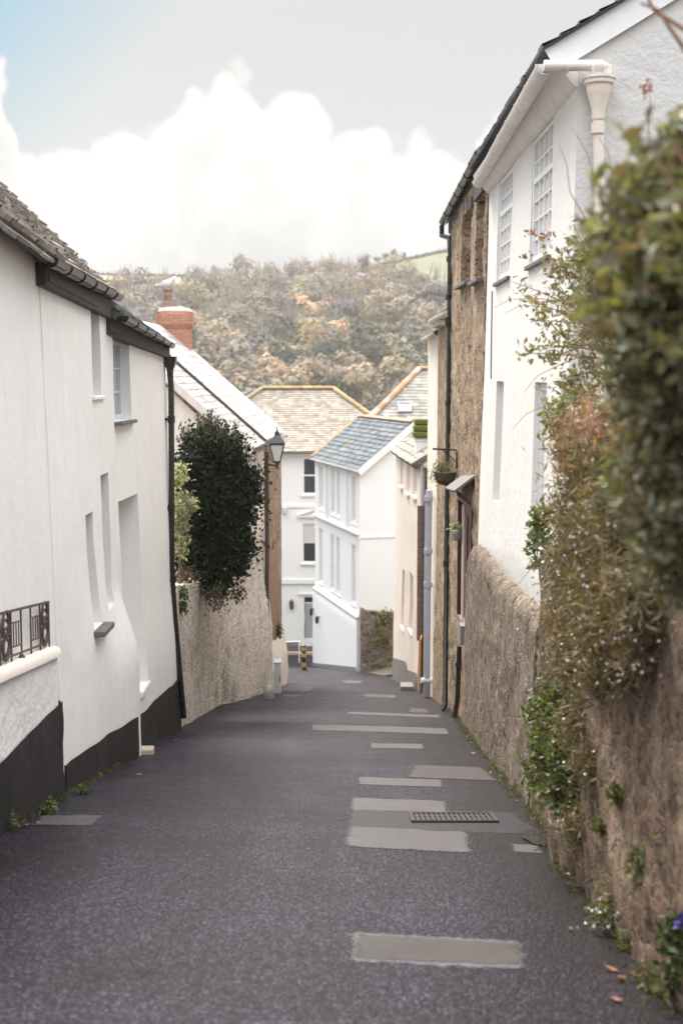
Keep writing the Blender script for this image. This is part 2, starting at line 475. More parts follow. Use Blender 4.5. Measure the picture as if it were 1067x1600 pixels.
def mat_asphalt():
    m, t, o = new_mat('asphalt')
    sp = t.n('ShaderNodeSeparateXYZ', {0: o})
    v = t.n('ShaderNodeTexVoronoi', {'Vector': o, 'Scale': 85., 'Randomness': 1.}, feature='F1')
    rnd = t.n('ShaderNodeSeparateColor', {0: v.outputs['Color']}).outputs[0]
    agg = t.ramp(rnd, [(0, (.0035, .0028, .0048)), (.45, (.0115, .0088, .0150)), (.8, (.030, .024, .036)), (1, (.13, .115, .14))])
    c = t.mix(t.math('MULTIPLY', t.noise(o, 180, 3), .5), agg, (.008, .006, .009))
    big = t.noise(o, .55, 5, .6)
    c = t.mix(.75, c, t.ramp(big, [(.32, (.60, .48, .44)), (.68, (1.4, 1.42, 1.65))]), 'MULTIPLY')  # brown and bluish patches; the blue puts sky sheen into the colour
    med = t.noise(o, 2.6, 5, .65)
    c = t.mix(.5, c, t.ramp(med, [(.32, (.72, .68, .66)), (.7, (1.15, 1.13, 1.16))]), 'MULTIPLY')
    wear = t.noise(t.n('ShaderNodeMapping', {'Vector': o, 'Scale': (2.2, .16, 1)}).outputs[0], 1.4, 5, .6)
    c = t.mix(.6, c, t.ramp(wear, [(.32, (.6, .55, .55)), (.68, (1.3, 1.3, 1.38))]), 'MULTIPLY')
    wv = t.n('ShaderNodeVectorMath', {0: o, 1: t.n('ShaderNodeVectorMath', {0: t.n('ShaderNodeTexNoise', {'Vector': o, 'Scale': 2.2, 'Detail': 4}).outputs['Color'], 'Scale': .7}, operation='SCALE').outputs[0]}, operation='ADD').outputs[0]
    ck = t.n('ShaderNodeTexVoronoi', {'Vector': wv, 'Scale': .42}, feature='DISTANCE_TO_EDGE').outputs['Distance']
    cf = t.math('MULTIPLY', t.n('ShaderNodeMapRange', {'Value': ck, 'From Min': .010, 'From Max': .003}).outputs[0], t.n('ShaderNodeMapRange', {'Value': t.noise(o, .7, 2), 'From Min': .45, 'From Max': .6}).outputs[0])
    c = t.mix(t.math('MULTIPLY', cf, .8), c, (.004, .003, .003))
    # damp, dirty gutter along the right hand wall and a narrower one on the left
    edge = t.math('ADD', sp.outputs[0], t.math('MULTIPLY', t.math('SUBTRACT', t.noise(o, 1.1, 4), .5), 1.0))
    wet = t.n('ShaderNodeMapRange', {'Value': edge, 'From Min': .55, 'From Max': 1.5}, interpolation_type='SMOOTHSTEP').outputs[0]
    wetl = t.n('ShaderNodeMapRange', {'Value': edge, 'From Min': -1.9, 'From Max': -2.7}, interpolation_type='SMOOTHSTEP').outputs[0]
    wf = t.math('MAXIMUM', wet, t.math('MULTIPLY', wetl, .7))
    c = t.mix(t.math('MULTIPLY', wf, .7), c, (.010, .008, .0075))
    r = t.math('MULTIPLY_ADD', med, .3, .34)
    h = t.math('MULTIPLY_ADD', v.outputs['Distance'], -1.2, t.math('MULTIPLY', t.noise(o, 30, 3), .5))
    finish(t, c, r, t.bump(h, .6, .006), spec=.13)
    return m


def mat_patch(name, c0, c1, rough=.6, edges=0.):
    m, t, o = new_mat(name)
    n = t.noise(o, 85, 4, .7)
    c = t.mix(t.n('ShaderNodeMapRange', {'Value': n, 'From Min': .3, 'From Max': .7}).outputs[0], c0, c1)
    c = t.mix(.6, c, t.ramp(t.noise(o, 3, 5, .65), [(.3, (.65, .65, .65)), (.7, (1.2, 1.2, 1.2))]), 'MULTIPLY')
    b = finish(t, c, rough, t.bump(n, .4, .004), spec=.3)
    if edges:
        e = t.n('ShaderNodeAttribute', attribute_name='edge').outputs['Fac']
        k = t.math('ADD', e, t.math('ADD', t.math('MULTIPLY', t.math('SUBTRACT', t.noise(o, 26, 4, .7), .5), 1.5), t.math('MULTIPLY', t.math('SUBTRACT', t.noise(o, 6, 3), .5), .6)))
        al = t.n('ShaderNodeMapRange', {'Value': k, 'From Min': .25, 'From Max': .55}).outputs[0]
        mx = t.n('ShaderNodeMixShader', {0: t.math('MULTIPLY', al, edges), 1: t.n('ShaderNodeBsdfTransparent').outputs[0], 2: b.outputs[0]})
        out = [n_ for n_ in t.t.nodes if n_.type == 'OUTPUT_MATERIAL'][0]; t.t.links.new(mx.outputs[0], out.inputs['Surface'])
    return m


M['asphalt'] = mat_asphalt()
M['patch_pale'] = mat_patch('pale_repair', (.048, .044, .048), (.105, .097, .10), edges=.94)
M['patch_dark'] = mat_patch('smooth_repair', (.02, .016, .022), (.04, .034, .045), .45, edges=.9)
M['patch_brown'] = mat_patch('brown_repair', (.034, .029, .028), (.066, .057, .054), edges=.95)
M['patch_line'] = mat_patch('chalky_seal', (.085, .08, .09), (.17, .16, .175), edges=.75)
M['drain'] = mat_plain('rusted_cast_iron', (.03, .021, .018), .7, .1, var=.5, scale=30, bump=.5)
M['earth'] = mat_patch('earth', (.07, .055, .04), (.13, .10, .075), .9)
M['sandy'] = mat_patch('sandy_concrete', (.40, .32, .245), (.52, .43, .34), .9)

# ------------------------------------------------------------------ builders for walls, roofs, gutters, windows
Z3 = Vector((0, 0, 1))


def v3(p, z=0.0): return Vector((p[0], p[1], z))


def lines(a, b, step, extra):
    n = max(1, int(math.ceil((b - a) / step)))
    L = sorted(set([round(a + (b - a) * i / n, 4) for i in range(n + 1)] + [round(e, 4) for e in extra]))
    keep = set(round(e, 4) for e in extra) | {round(a, 4), round(b, 4)}
    out = []
    for x in L:                                     # drop grid lines that crowd an opening edge
        if x in keep or all(abs(x - k) > step * .3 for k in keep): out.append(x)
    return out


def frame2(p0, p1):
    p0 = Vector(p0[:2]); p1 = Vector(p1[:2]); L = (p1 - p0).length
    return p0, (p1 - p0) / L, L


def wall_grid(mb, p0, p1, n, zb, zt, off, ops=(), ds=.22, dz=.22, col=(1, 1, 1)):
    """front face of a wall with openings (s0,s1,z0,z1,depth) and their reveals"""
    p0, u, L = frame2(p0, p1); n = Vector(n[:2]).normalized()
    F = lambda f: f if callable(f) else (lambda s, f=f: f)
    zb = F(zb); zt = F(zt)
    S = lines(0, L, ds, [o[0] for o in ops] + [o[1] for o in ops])
    zlo = min(zb(s) for s in S); zhi = max(zt(s) for s in S)
    Zs = lines(zlo, zhi, dz, [o[2] for o in ops] + [o[3] for o in ops])
    def P(s, z):
        q = p0 + u * s + n * off(s, z); return (q.x, q.y, z)
    idx = {}; vs = []
    for i, s in enumerate(S):
        for j, z in enumerate(Zs):
            idx[i, j] = len(vs); vs.append(P(s, max(zb(s), min(zt(s), z))))
    fs = []
    for i in range(len(S) - 1):
        for j in range(len(Zs) - 1):
            sm = (S[i] + S[i + 1]) / 2; zm = (Zs[j] + Zs[j + 1]) / 2
            if any(o[0] < sm < o[1] and o[2] < zm < o[3] for o in ops): continue
            q = [idx[i, j], idx[i + 1, j], idx[i + 1, j + 1], idx[i, j + 1]]
            zz = [vs[k][2] for k in q]
            if abs(zz[0] - zz[3]) < 1e-6 and abs(zz[1] - zz[2]) < 1e-6: continue
            fs.append(q)
    mb.mesh(vs, fs, col)
    for o in ops:
        ss = [s for s in S if o[0] - 1e-4 <= s <= o[1] + 1e-4]; zz = [z for z in Zs if o[2] - 1e-4 <= z <= o[3] + 1e-4]
        ring = [(o[0], z) for z in zz] + [(s, o[3]) for s in ss[1:]] + [(o[1], z) for z in zz[::-1][1:]] + [(s, o[2]) for s in ss[::-1][1:]]
        for (a, b), (c, d_) in zip(ring, ring[1:]):
            f1, f2 = P(a, b), P(c, d_)
            q1 = p0 + u * a - n * o[4]; q2 = p0 + u * c - n * o[4]
            mb.face([f1, f2, (q2.x, q2.y, d_), (q1.x, q1.y, b)], col)
    return P, S, Zs


def house_body(root, mat, p0, p1, n, zb, zt, depth, off, ops=(), ds=.22, dz=.22, ridge=None, smooth=35, name='wall'):
    """facade grid + two end walls + back; ridge = (inset from the facade, height) adds gables"""
    mb = MB()
    P, S, Zs = wall_grid(mb, p0, p1, n, zb, zt, off, ops, ds, dz)
    q0, u, L = frame2(p0, p1); n = Vector(n[:2]).normalized()
    F = lambda f: f if callable(f) else (lambda s, f=f: f)
    zbf, ztf = F(zb), F(zt)
    for s in (0, L):
        bk = q0 + u * s - n * depth
        col = [P(s, max(zbf(s), min(ztf(s), z))) for z in Zs]
        for a, b in zip(col, col[1:]):
            if abs(a[2] - b[2]) < 1e-6: continue
            mb.face([a, b, (bk.x, bk.y, b[2]), (bk.x, bk.y, a[2])])
        if ridge:
            r = q0 + u * s - n * ridge[0]
            mb.face([P(s, ztf(s)), (r.x, r.y, ridge[1]), (bk.x, bk.y, ztf(s))])
    b0 = q0 - n * depth; b1 = q0 + u * L - n * depth
    mb.face([(b0.x, b0.y, zbf(0)), (b1.x, b1.y, zbf(L)), (b1.x, b1.y, ztf(L)), (b0.x, b0.y, ztf(0))])
    return mb.build(name, mat, root, smooth=smooth, weld=True)


def window(root, p0, p1, n, s0, s1, z0, z1, depth, cols=2, rows=2, fm='white_paint', gm='glass', fw=.05, bar=.022, name='window', rails=(), sill=None, front=.05):
    q0, u, L = frame2(p0, p1); n = Vector(n[:2]).normalized(); o = v3(q0); U = v3(u); V = v3(n)
    a, b = -depth - .005, -depth + front
    f = MB()
    f.obox(o, U, V, Z3, (s0, s0 + fw), (a, b), (z0, z1)); f.obox(o, U, V, Z3, (s1 - fw, s1), (a, b), (z0, z1))
    f.obox(o, U, V, Z3, (s0 + fw, s1 - fw), (a, b - .002), (z0, z0 + fw * 1.3)); f.obox(o, U, V, Z3, (s0 + fw, s1 - fw), (a, b - .002), (z1 - fw, z1))
    for k in range(1, cols):
        c = lerp(s0 + fw, s1 - fw, k / cols); f.obox(o, U, V, Z3, (c - bar / 2, c + bar / 2), (a + .008, b - .012), (z0 + fw, z1 - fw))
    for k in range(1, rows):
        c = lerp(z0 + fw, z1 - fw, k / rows); f.obox(o, U, V, Z3, (s0 + fw, s1 - fw), (a + .008, b - .016), (c - bar / 2, c + bar / 2))
    for c in rails:
        c = lerp(z0, z1, c); f.obox(o, U, V, Z3, (s0 + fw, s1 - fw), (a + .004, b - .006), (c - .03, c + .03))
    w_ = f.build(name, M[fm], root)
    g_ = MB(); g_.obox(o, U, V, Z3, (s0 + .01, s1 - .01), (a + .012, a + .02), (z0 + .01, z1 - .01))
    g_.build('pane', M[gm], w_)
    if sill:
        k = MB(); k.obox(o, U, V, Z3, (s0 - .06, s1 + .06), (b, sill[0]), (z0 - sill[1], z0 - .004)); k.build('sill', M[sill[2]], w_, bevel=.006)
    return w_


def extent(poly, v):
    us = []
    for (u0, v0), (u1, v1) in zip(poly, poly[1:] + poly[:1]):
        if (v0 - v) * (v1 - v) <= 0 and abs(v1 - v0) > 1e-9: us.append(lerp(u0, u1, (v - v0) / (v1 - v0)))
    return (min(us), max(us)) if us else None


def slates(mb, O, U, V, poly, w_, h, palette, seed=1, thick=.012, slab=.07, slabcol=(.1, .09, .08), jit=.15):
    """courses of individual slates clipped to a convex polygon given in (along eave, up slope) metres"""
    R = random.Random(seed); O = Vector(O); U = Vector(U).normalized(); V = Vector(V).normalized(); N = U.cross(V).normalized()
    if N.z < 0: N = -N
    vmax = max(p[1] for p in poly); vmin = min(p[1] for p in poly); r = 0; v = vmin
    Q = lambda a, b, c: O + U * a + V * b + N * c
    while v < vmax - .02:
        vb, vt = v, min(v + h * 1.02, vmax - .002)
        eb, et = extent(poly, vb + 1e-5), extent(poly, vt - 1e-5)
        if eb and et:
            umin = min(eb[0], et[0]); umax = max(eb[1], et[1])
            a = umin - (r % 2) * w_ * .5 - R.random() * w_ * .2
            while a < umax:
                ww = w_ * (1 + (R.random() - .5) * jit * 2); b = a + ww - .006
                b0, b1 = max(a, eb[0]), min(b, eb[1]); t0, t1 = max(a, et[0]), min(b, et[1])
                if b1 - b0 > .01 or t1 - t0 > .01:
                    b1 = max(b1, b0); t1 = max(t1, t0)
                    th = thick * (1.1 + R.random() * .9); dv = (R.random() - .5) * h * .1
                    lo = [Q(b0, vb + dv, th + .012), Q(b1, vb + dv, th + .012), Q(t1, vt, .006), Q(t0, vt, .006)]
                    fl = [Q(b0, vb + dv, 0), Q(b1, vb + dv, 0)]
                    c = R.choice(palette); k = .75 + R.random() * .5; c = [x * k for x in c]
                    mb.mesh(lo + fl, [(0, 1, 2, 3), (4, 5, 1, 0)], c)
                a += ww
        v += h; r += 1
    P0 = [Q(a, b, .004) for a, b in poly]; P1 = [Q(a, b, -slab) for a, b in poly]; m = len(poly)
    mb.mesh(P0 + P1, [tuple(range(m)), tuple(range(2 * m - 1, m - 1, -1))] + [(i, (i + 1) % m, m + (i + 1) % m, m + i) for i in range(m)], slabcol)


def ridge_tiles(mb, a, b, r=.11, seg=.42, palette=((.40, .20, .11),), seed=3, n=7):
    a = Vector(a); b = Vector(b); R = random.Random(seed); L = (b - a).length; d_ = (b - a) / L; side = d_.cross(Z3).normalized(); up = side.cross(d_).normalized()
    k = int(max(1, round(L / seg)))
    for i in range(k):
        s0, s1 = L * i / k, L * (i + 1) / k - .012; c = R.choice(palette); kk = .8 + R.random() * .4; rr = r * (1 + R.random() * .06)
        vs = []
        for s_ in (s0, s1):
            for j in range(n + 1):
                th = pi * j / n; vs.append(a + d_ * s_ + side * cos(th) * rr * 1.15 + up * (sin(th) * rr * .8 - .02))
        fs = [(j, j + 1, n + 2 + j, n + 1 + j) for j in range(n)] + [tuple(range(n + 1)), tuple(range(2 * n + 1, n, -1))]
        mb.mesh(vs, fs, [x * kk for x in c])


def gutter(root, pts, r=.065, mat='iron', every=.95, name='gutter', ogee=False, collar=1.16):
    mb = MB(); pts = [Vector(p) for p in pts]; n = 8
    def ring(p, d_, rr):
        side = d_.cross(Z3).normalized()
        return [p + side * cos(pi * k / n) * rr - Z3 * sin(pi * k / n) * rr for k in range(n + 1)]
    def shell(plist, ro, ri):
        rings = []
        for i, p in enumerate(plist):
            d_ = (plist[min(i + 1, len(plist) - 1)] - plist[max(i - 1, 0)]).normalized()
            rings.append(ring(p, d_, ro) + ring(p, d_, ri)[::-1])
        m = 2 * (n + 1)
        vs = [q for R in rings for q in R]
        fs = [(i * m + k, i * m + (k + 1) % m, (i + 1) * m + (k + 1) % m, (i + 1) * m + k) for i in range(len(plist) - 1) for k in range(m)]
        fs += [tuple(range(m))[::-1], tuple((len(plist) - 1) * m + k for k in range(m))]
        mb.mesh(vs, fs)
    shell(pts, r, r * .86)
    acc = 0.
    for a, b in zip(pts, pts[1:]):
        L = (b - a).length; d_ = (b - a) / L
        while acc < L - .03:
            shell([a + d_ * acc, a + d_ * (acc + .045)], r * collar, r * .97); acc += every
        acc -= L
    for e, s_ in ((pts[0], pts[1]), (pts[-1], pts[-2])):          # stop ends
        d_ = (s_ - e).normalized(); R0 = ring(e, d_, r); R1 = ring(e + d_ * .01, d_, r)
        mb.mesh(R0 + R1, [tuple(range(n + 1)), tuple(range(2 * n + 1, n, -1))])
    return mb.build(name, M[mat], root, smooth=40)


def downpipe(root, pts, r, mat, name='downpipe', collars=(), clip_n=None):
    mb = MB(); mb.tube(pts, r, 12)
    for (p, d_) in collars:
        p = Vector(p); d_ = Vector(d_).normalized()
        mb.tube([p - d_ * .05, p + d_ * .05], r * 1.28, 12)
        if clip_n is not None: mb.obox(p, Vector(clip_n).cross(Z3), clip_n, Z3, (-r * 1.9, r * 1.9), (-r * 1.9, -r * .6), (-.018, .018))
    return mb.build(name, M[mat], root, smooth=40)


def jitter(seed, amp=.012, f=1.4):
    return lambda s, z: amp * mnoise.noise(Vector((s * f, z * f, seed))) + amp * .4 * mnoise.noise(Vector((s * f * 3, z * f * 3, seed + 9)))


# ------------------------------------------------------------------ the setting: ground, road, hill
SKYL = [(-400, 44), (-180, 46), (-115, 47.5), (-70, 46.5), (-40, 48), (8, 49), (17, 51.5), (50, 58.5), (110, 64), (250, 72), (500, 78)]


def ground_z(x, y):
    if y < 56: return g(max(y, -30)) - .06
    if y < 130: return lerp(g(56) - .06, -34, sstep(56, 130, y))
    if y < 245: return -34.
    H = interp(SKYL, x * 600 / max(y, 300)) + 1.55
    k = (y - 245) / 355
    if y <= 600:
        return -34 + (H + 34) * (k ** .92) + 2.5 * mnoise.noise(Vector((x * .018, y * .018, 3))) * sstep(245, 300, y) * (1 - sstep(540, 600, y))
    return H - (y - 600) * .03


def mat_terrain():
    m, t, o = new_mat('terrain')
    a = t.n('ShaderNodeAttribute', attribute_name='Col').outputs['Color']
    n = t.noise(o, .12, 6, .65)
    c = t.mix(.6, a, t.ramp(n, [(.3, (.7, .7, .7)), (.7, (1.2, 1.2, 1.2))]), 'MULTIPLY')
    c = t.mix(.5, c, t.ramp(t.noise(t.n('ShaderNodeMapping', {'Vector': o, 'Scale': (1, .15, 1)}).outputs[0], .5, 3), [(.35, (.85, .85, .85)), (.65, (1.1, 1.1, 1.1))]), 'MULTIPLY')
    finish(t, c, .95, spec=.1)
    return m


def field_at(x, y):
    """which field covers a spot of the hill: colour, or None in the wood"""
    if y < 245: return None
    X6 = x * 600 / y; k = y
    if X6 > 12 and k > 588 - (X6 - 12) * 2.4: return (.16, .165, .10) if k > 520 else (.22, .20, .14)
    if X6 < -72 and k > 562: return (.36, .31, .235)
    if X6 < -98 and k > 535: return (.34, .295, .225)
    return None


xs = sorted(set([round(v, 2) for v in list(np.linspace(-340, 340, 86)) + list(np.linspace(-24, 24, 33))]))
ys = sorted(set([round(v, 2) for v in list(np.linspace(-30, 66, 65)) + list(np.linspace(66, 240, 20)) + list(np.linspace(240, 640, 72)) + [680, 720]]))
mb = MB(); nx = len(xs)
vs = [(x, y, ground_z(x, y)) for y in ys for x in xs]
for j in range(len(ys) - 1):
    for i in range(nx - 1):
        xm, ym = (xs[i] + xs[i + 1]) / 2, (ys[j] + ys[j + 1]) / 2
        mb.f.append((j * nx + i, j * nx + i + 1, (j + 1) * nx + i + 1, (j + 1) * nx + i))
        mb.c.append(field_at(xm, ym) or ((.10, .085, .055) if ym > 245 else (.09, .075, .055) if ym < 60 else (.13, .14, .12)))
mb.v = vs
tag(mb.build('ground', mat_terrain(), loc=(0, 0, 0), smooth=180), kind='structure')


def sheet(name, xf, y0, y1, dy, mat, nxs=14, lift=0., camber=.03, noise_amp=.006):
    mb = MB(); vs = []; ny = int(round((y1 - y0) / dy))
    for j in range(ny + 1):
        y = lerp(y0, y1, j / ny); xa, xb = xf(y)
        for i in range(nxs + 1):
            x = lerp(xa, xb, i / nxs); e = (2 * i / nxs - 1)
            vs.append((x, y, g(y) + lift - camber * e * e + noise_amp * mnoise.noise(Vector((x * .7, y * .7, 0)))))
    fs = [(j * (nxs + 1) + i, j * (nxs + 1) + i + 1, (j + 1) * (nxs + 1) + i + 1, (j + 1) * (nxs + 1) + i) for j in range(ny) for i in range(nxs)]
    mb.mesh(vs, fs)
    return tag(mb.build(name, M[mat], loc=(0, 0, 0), smooth=180), kind='structure')


sheet('road', lambda y: (-3.1, 2.5), -12, 41, .5, 'asphalt', camber=0.)
sheet('side_road', lambda y: (-18, 6), 41, 50.4, .47, 'asphalt', nxs=24, camber=0.)
# pavement and kerb in front of the far cream house
mb = MB(); yk = 49.4
mb.obox((0, yk, g(50) - .2), (1, 0, 0), (0, 1, 0), Z3, (-18, 1.5), (0, .16), (0, .34))
tag(mb.build('kerb', M['sandy'], loc=(0, 0, 0), bevel=.02), kind='structure')
mb = MB(); mb.obox((0, yk + .161, g(50) - .2), (1, 0, 0), (0, 1, 0), Z3, (-18, 1.5), (0, 2.5), (0, .333))
tag(mb.build('pavement', M['patch_pale'], loc=(0, 0, 0)), kind='structure')


def roadpatch(px, mat, lift=.004, n=12, border=None, seed=0):
    """a repair lying on the road; px = four corners in photograph pixels, laid at their real place"""
    cs = [onroad(*p) for p in px]; mb = MB(); vs = []
    for j in range(n + 1):
        for i in range(n * 2 + 1):
            a, b = i / (2 * n), j / n
            p = lerp(lerp(cs[0], cs[1], a), lerp(cs[3], cs[2], a), b)
            if i in (0, 2 * n) or j in (0, n):
                p = p + Vector((mnoise.noise(p * 5 + Vector((seed, 0, 0))), mnoise.noise(p * 5 + Vector((0, seed, 5))), 0)) * .03 + Vector((mnoise.noise(p * 19 + Vector((seed, 0, 0))), mnoise.noise(p * 19 + Vector((0, seed, 5))), 0)) * .02
            p.z = g(p.y) + lift + .006 * mnoise.noise(Vector((p.x * .7, p.y * .7, 0)))
            vs.append(p)
    m = 2 * n + 1
    mb.mesh(vs, [(j * m + i, j * m + i + 1, (j + 1) * m + i + 1, (j + 1) * m + i) for j in range(n) for i in range(2 * n)])
    o = tag(mb.build('road_patch', M[mat], loc=(0, 0, 0), smooth=180), kind='structure')
    w0, w1 = (cs[0] - cs[1]).length, (cs[0] - cs[3]).length
    at_ = o.data.attributes.new('edge', 'FLOAT', 'POINT')
    at_.data.foreach_set('value', [min(1., min(min(i / (2 * n), 1 - i / (2 * n)) * w0, min(j / n, 1 - j / n) * w1) / .09) for j in range(n + 1) for i in range(2 * n + 1)])
    return o


for i, (px, mat, lift) in enumerate([
        ([(552, 1457), (818, 1474), (826, 1513), (544, 1501)], 'patch_brown', .005),
        ([(543, 1453), (823, 1470), (832, 1518), (537, 1505)], 'patch_line', .0025),
        ([(540, 1290), (733, 1298), (742, 1335), (532, 1324)], 'patch_pale', .00355),
        ([(545, 1246), (700, 1252), (704, 1271), (541, 1267)], 'patch_pale', .00355),
        ([(541, 1265), (800, 1268), (868, 1306), (538, 1293)], 'patch_dark', .0025),
        ([(556, 1213), (694, 1218), (697, 1231), (554, 1226)], 'patch_pale', .0035),
        ([(645, 1195), (755, 1199), (785, 1221), (630, 1215)], 'patch_brown', .004),
        ([(576, 1161), (665, 1163), (665, 1171), (574, 1169)], 'patch_pale', .0035),
        ([(484, 1132), (700, 1138), (706, 1148), (483, 1141)], 'patch_pale', .0035),
        ([(540, 1112), (688, 1117), (690, 1122), (540, 1116)], 'patch_pale', .0035),
        ([(567, 1084), (620, 1086), (620, 1091), (567, 1089)], 'patch_pale', .0035),
        ([(440, 1069), (495, 1073), (482, 1081), (440, 1079)], 'patch_pale', .0035),
        ([(440, 1085), (470, 1086), (470, 1089), (440, 1088)], 'patch_line', .0025),
        ([(62, 1273), (168, 1273), (150, 1292), (45, 1291)], 'patch_pale', .0035),
        ([(790, 1317), (848, 1321), (853, 1336), (796, 1332)], 'patch_pale', .00355),
        ([(640, 1106), (670, 1108), (672, 1115), (634, 1113)], 'patch_brown', .004),
        ([(530, 1063), (568, 1064), (566, 1068), (540, 1068)], 'patch_pale', .0035)]):
    roadpatch(px, mat, lift, seed=i * 3.1)

# puddle by the foot of the right hand wall
m, t, o = new_mat('puddle_water'); finish(t, (.03, .032, .036), .04, t.bump(t.noise(o, 30, 3), .25, .02), spec=.9); M['water'] = m
mb = MB(); c = onroad(853, 1311); c.x -= .06; ring = []
for k in range(22):
    a = 2 * pi * k / 22; r = 1 + .45 * mnoise.noise(Vector((cos(a) * 1.6, sin(a) * 1.6, 2)))
    x, y = c.x + cos(a) * .10 * r, c.y + sin(a) * .30 * r; ring.append((x, y, g(y) + .012))
mb.face(ring); tag(mb.build('puddle', M['water'], loc=(0, 0, 0)), kind='structure')

# cast iron drain grating let into the repair
q = [onroad(*p) for p in [(643, 1270), (760, 1273), (776, 1288), (652, 1284)]]
cx = sum(p.x for p in q) / 4; cy = sum(p.y for p in q) / 4; wdt = .68; dpt = .45
root = thing('drain_cover', (cx, cy, g(cy)), 'rusty cast iron drain grating let into the road beside the pale repairs', 'drain cover')
Vd = Vector((0, 1, -.195)).normalized(); Nd = Vector((0, .195, 1)).normalized(); O = Vector((cx, cy, g(cy) - .004))
mb = MB()
for a, b in (((-wdt / 2, wdt / 2), (-dpt / 2, -dpt / 2 + .035)), ((-wdt / 2, wdt / 2), (dpt / 2 - .035, dpt / 2)), ((-wdt / 2, -wdt / 2 + .035), (-dpt / 2 + .035, dpt / 2 - .035)), ((wdt / 2 - .035, wdt / 2), (-dpt / 2 + .035, dpt / 2 - .035))):
    mb.obox(O, (1, 0, 0), Vd, Nd, a, b, (-.012, .022))
mb.build('frame', M['drain'], root, bevel=.004)
mb = MB(); mb.obox(O, (1, 0, 0), Vd, Nd, (-wdt / 2 + .035, wdt / 2 - .035), (-dpt / 2 + .035, dpt / 2 - .035), (-.012, .004))
for i in range(15):
    a = lerp(-wdt / 2 + .06, wdt / 2 - .06, i / 14); mb.obox(O, (1, 0, 0), Vd, Nd, (a - .012, a + .012), (-dpt / 2 + .04, dpt / 2 - .04), (.004, .016))
for b in (-.07, .07): mb.obox(O, (1, 0, 0), Vd, Nd, (-wdt / 2 + .04, wdt / 2 - .04), (b - .012, b + .012), (.004, .014))
mb.build('grate', M['drain'], root)

# ------------------------------------------------------------------ LEFT: white cottages
EX = (1, 0)
# --- first cottage (railing), at the frame edge
def zpar(Y): return -.60 - .12 * (Y - 9.45)
root = thing('cottage', (-2.72, 9, g(9)), 'nearest white cottage on the left, with rough stone slate eaves above the iron railing', 'cottage')
A0, A1 = (-2.68, 5.0), (-2.648, 11.40)
house_body(root, M['white'], A0, A1, EX, lambda s: g(5 + s) - .2, lambda s: lerp(3.02, 2.60, s / 6.36), 4.6, lambda s, z: .11 * (1 - max(0., min(1., (z + 2.2) / 4.6))) + .006 * mnoise.noise(Vector((s * .9, z * .9, 3))), ds=.3, dz=.3)
# low front wall under the railing: white painted masonry over black plinth
mb = MB()
offp = lambda s, z: .195 + .012 * mnoise.noise(Vector((s * 5, z * 9, 1))) + .012 * mnoise.noise(Vector((s * 1.7, z * 2.2, 8)))
wall_grid(mb, (-2.70, 5.0), (-2.68, 11.0), EX, lambda s: g(5 + s) - .2, lambda s: zpar(5 + s) - .09, offp, ds=.09, dz=.07)
ee = 11.0
mb.face([(-2.49, ee, g(ee) - .2), (-2.49, ee, zpar(ee) - .09), (-2.72, ee, zpar(ee) - .09), (-2.72, ee, g(ee) - .2)])
mb.build('front_wall', M['whitebrick'], root, smooth=50)
mb = MB(); yy = [5 + 6.0 * i / 20 for i in range(21)]
for a, b in zip(yy, yy[1:]):
    w0 = .012 * mnoise.noise(Vector((a, 0, 0))); w1 = .012 * mnoise.noise(Vector((b, 0, 0)))
    P = [(-2.74, a, zpar(a) + .012), (-2.48 + w0, a, zpar(a)), (-2.445 + w0, a, zpar(a) - .03), (-2.445 + w0, a, zpar(a) - .085), (-2.51 + w0, a, zpar(a) - .10)]
    Q = [(-2.74, b, zpar(b) + .012), (-2.48 + w1, b, zpar(b)), (-2.445 + w1, b, zpar(b) - .03), (-2.445 + w1, b, zpar(b) - .085), (-2.51 + w1, b, zpar(b) - .10)]
    mb.mesh(P + Q, [(i, i + 1, 6 + i, 5 + i) for i in range(4)])
P = [(-2.74, ee, zpar(ee) + .012), (-2.48, ee, zpar(ee)), (-2.445, ee, zpar(ee) - .03), (-2.445, ee, zpar(ee) - .085), (-2.74, ee, zpar(ee) - .10)]
mb.face(P)
mb.build('coping', M['ivory'], root, smooth=60, weld=True)
mb = MB()
wall_grid(mb, (-2.70, 5.0), (-2.68, 11.08), EX, lambda s: g(5 + s) - .2, lambda s: -1.24 - .03 * (5 + s - 9.45), lambda s, z: offp(s, z) + .022, ds=.12, dz=.12)
mb.face([(-2.48, 11.08, g(11.08) - .2), (-2.48, 11.08, -1.29), (-2.72, 11.08, -1.29), (-2.72, 11.08, g(11.08) - .2)])
mb.build('plinth', M['plinth'], root, smooth=50)
# roof: rough slates up to a ridge, verge at the far end over the second cottage's first half
PIT = radians(43.5); e0 = Vector((-2.60, 5.0, 3.13)); e1 = Vector((-2.50, 11.30, 2.63)); U = (e1 - e0).normalized()
V = Vector((-cos(PIT), 0, sin(PIT))); V = (V - U * V.dot(U)).normalized()
pal_b = [(.40, .37, .335), (.48, .45, .405), (.34, .31, .29), (.44, .405, .38), (.52, .485, .43), (.29, .265, .255)]
mb = MB(); slates(mb, e0 - V * .12, U, V, [(0, 0), (6.32, 0), (6.32, 4.3), (0, 4.3)], .24, .17, pal_b, 5, thick=.02, jit=.3, slab=.1)
mb.build('roof', M['slate_brown'], root)
mb = MB()      # broken edging slates / mortar fillet along the eave
R = random.Random(4); y = 5.0
while y < 11.2:
    L = R.uniform(.25, .5); k = (y - 5) / 6.3; p = lerp(e0, e1, k)
    mb.obox(p + Vector((0, L / 2, 0)), U, V, U.cross(V), (-L / 2, L / 2 - .01), (-.16 - R.random() * .03, .25), (-.075 + R.random() * .015, -.035), R.choice(pal_b)); y += L
mb.build('eave_slates', M['slate_brown'], root)

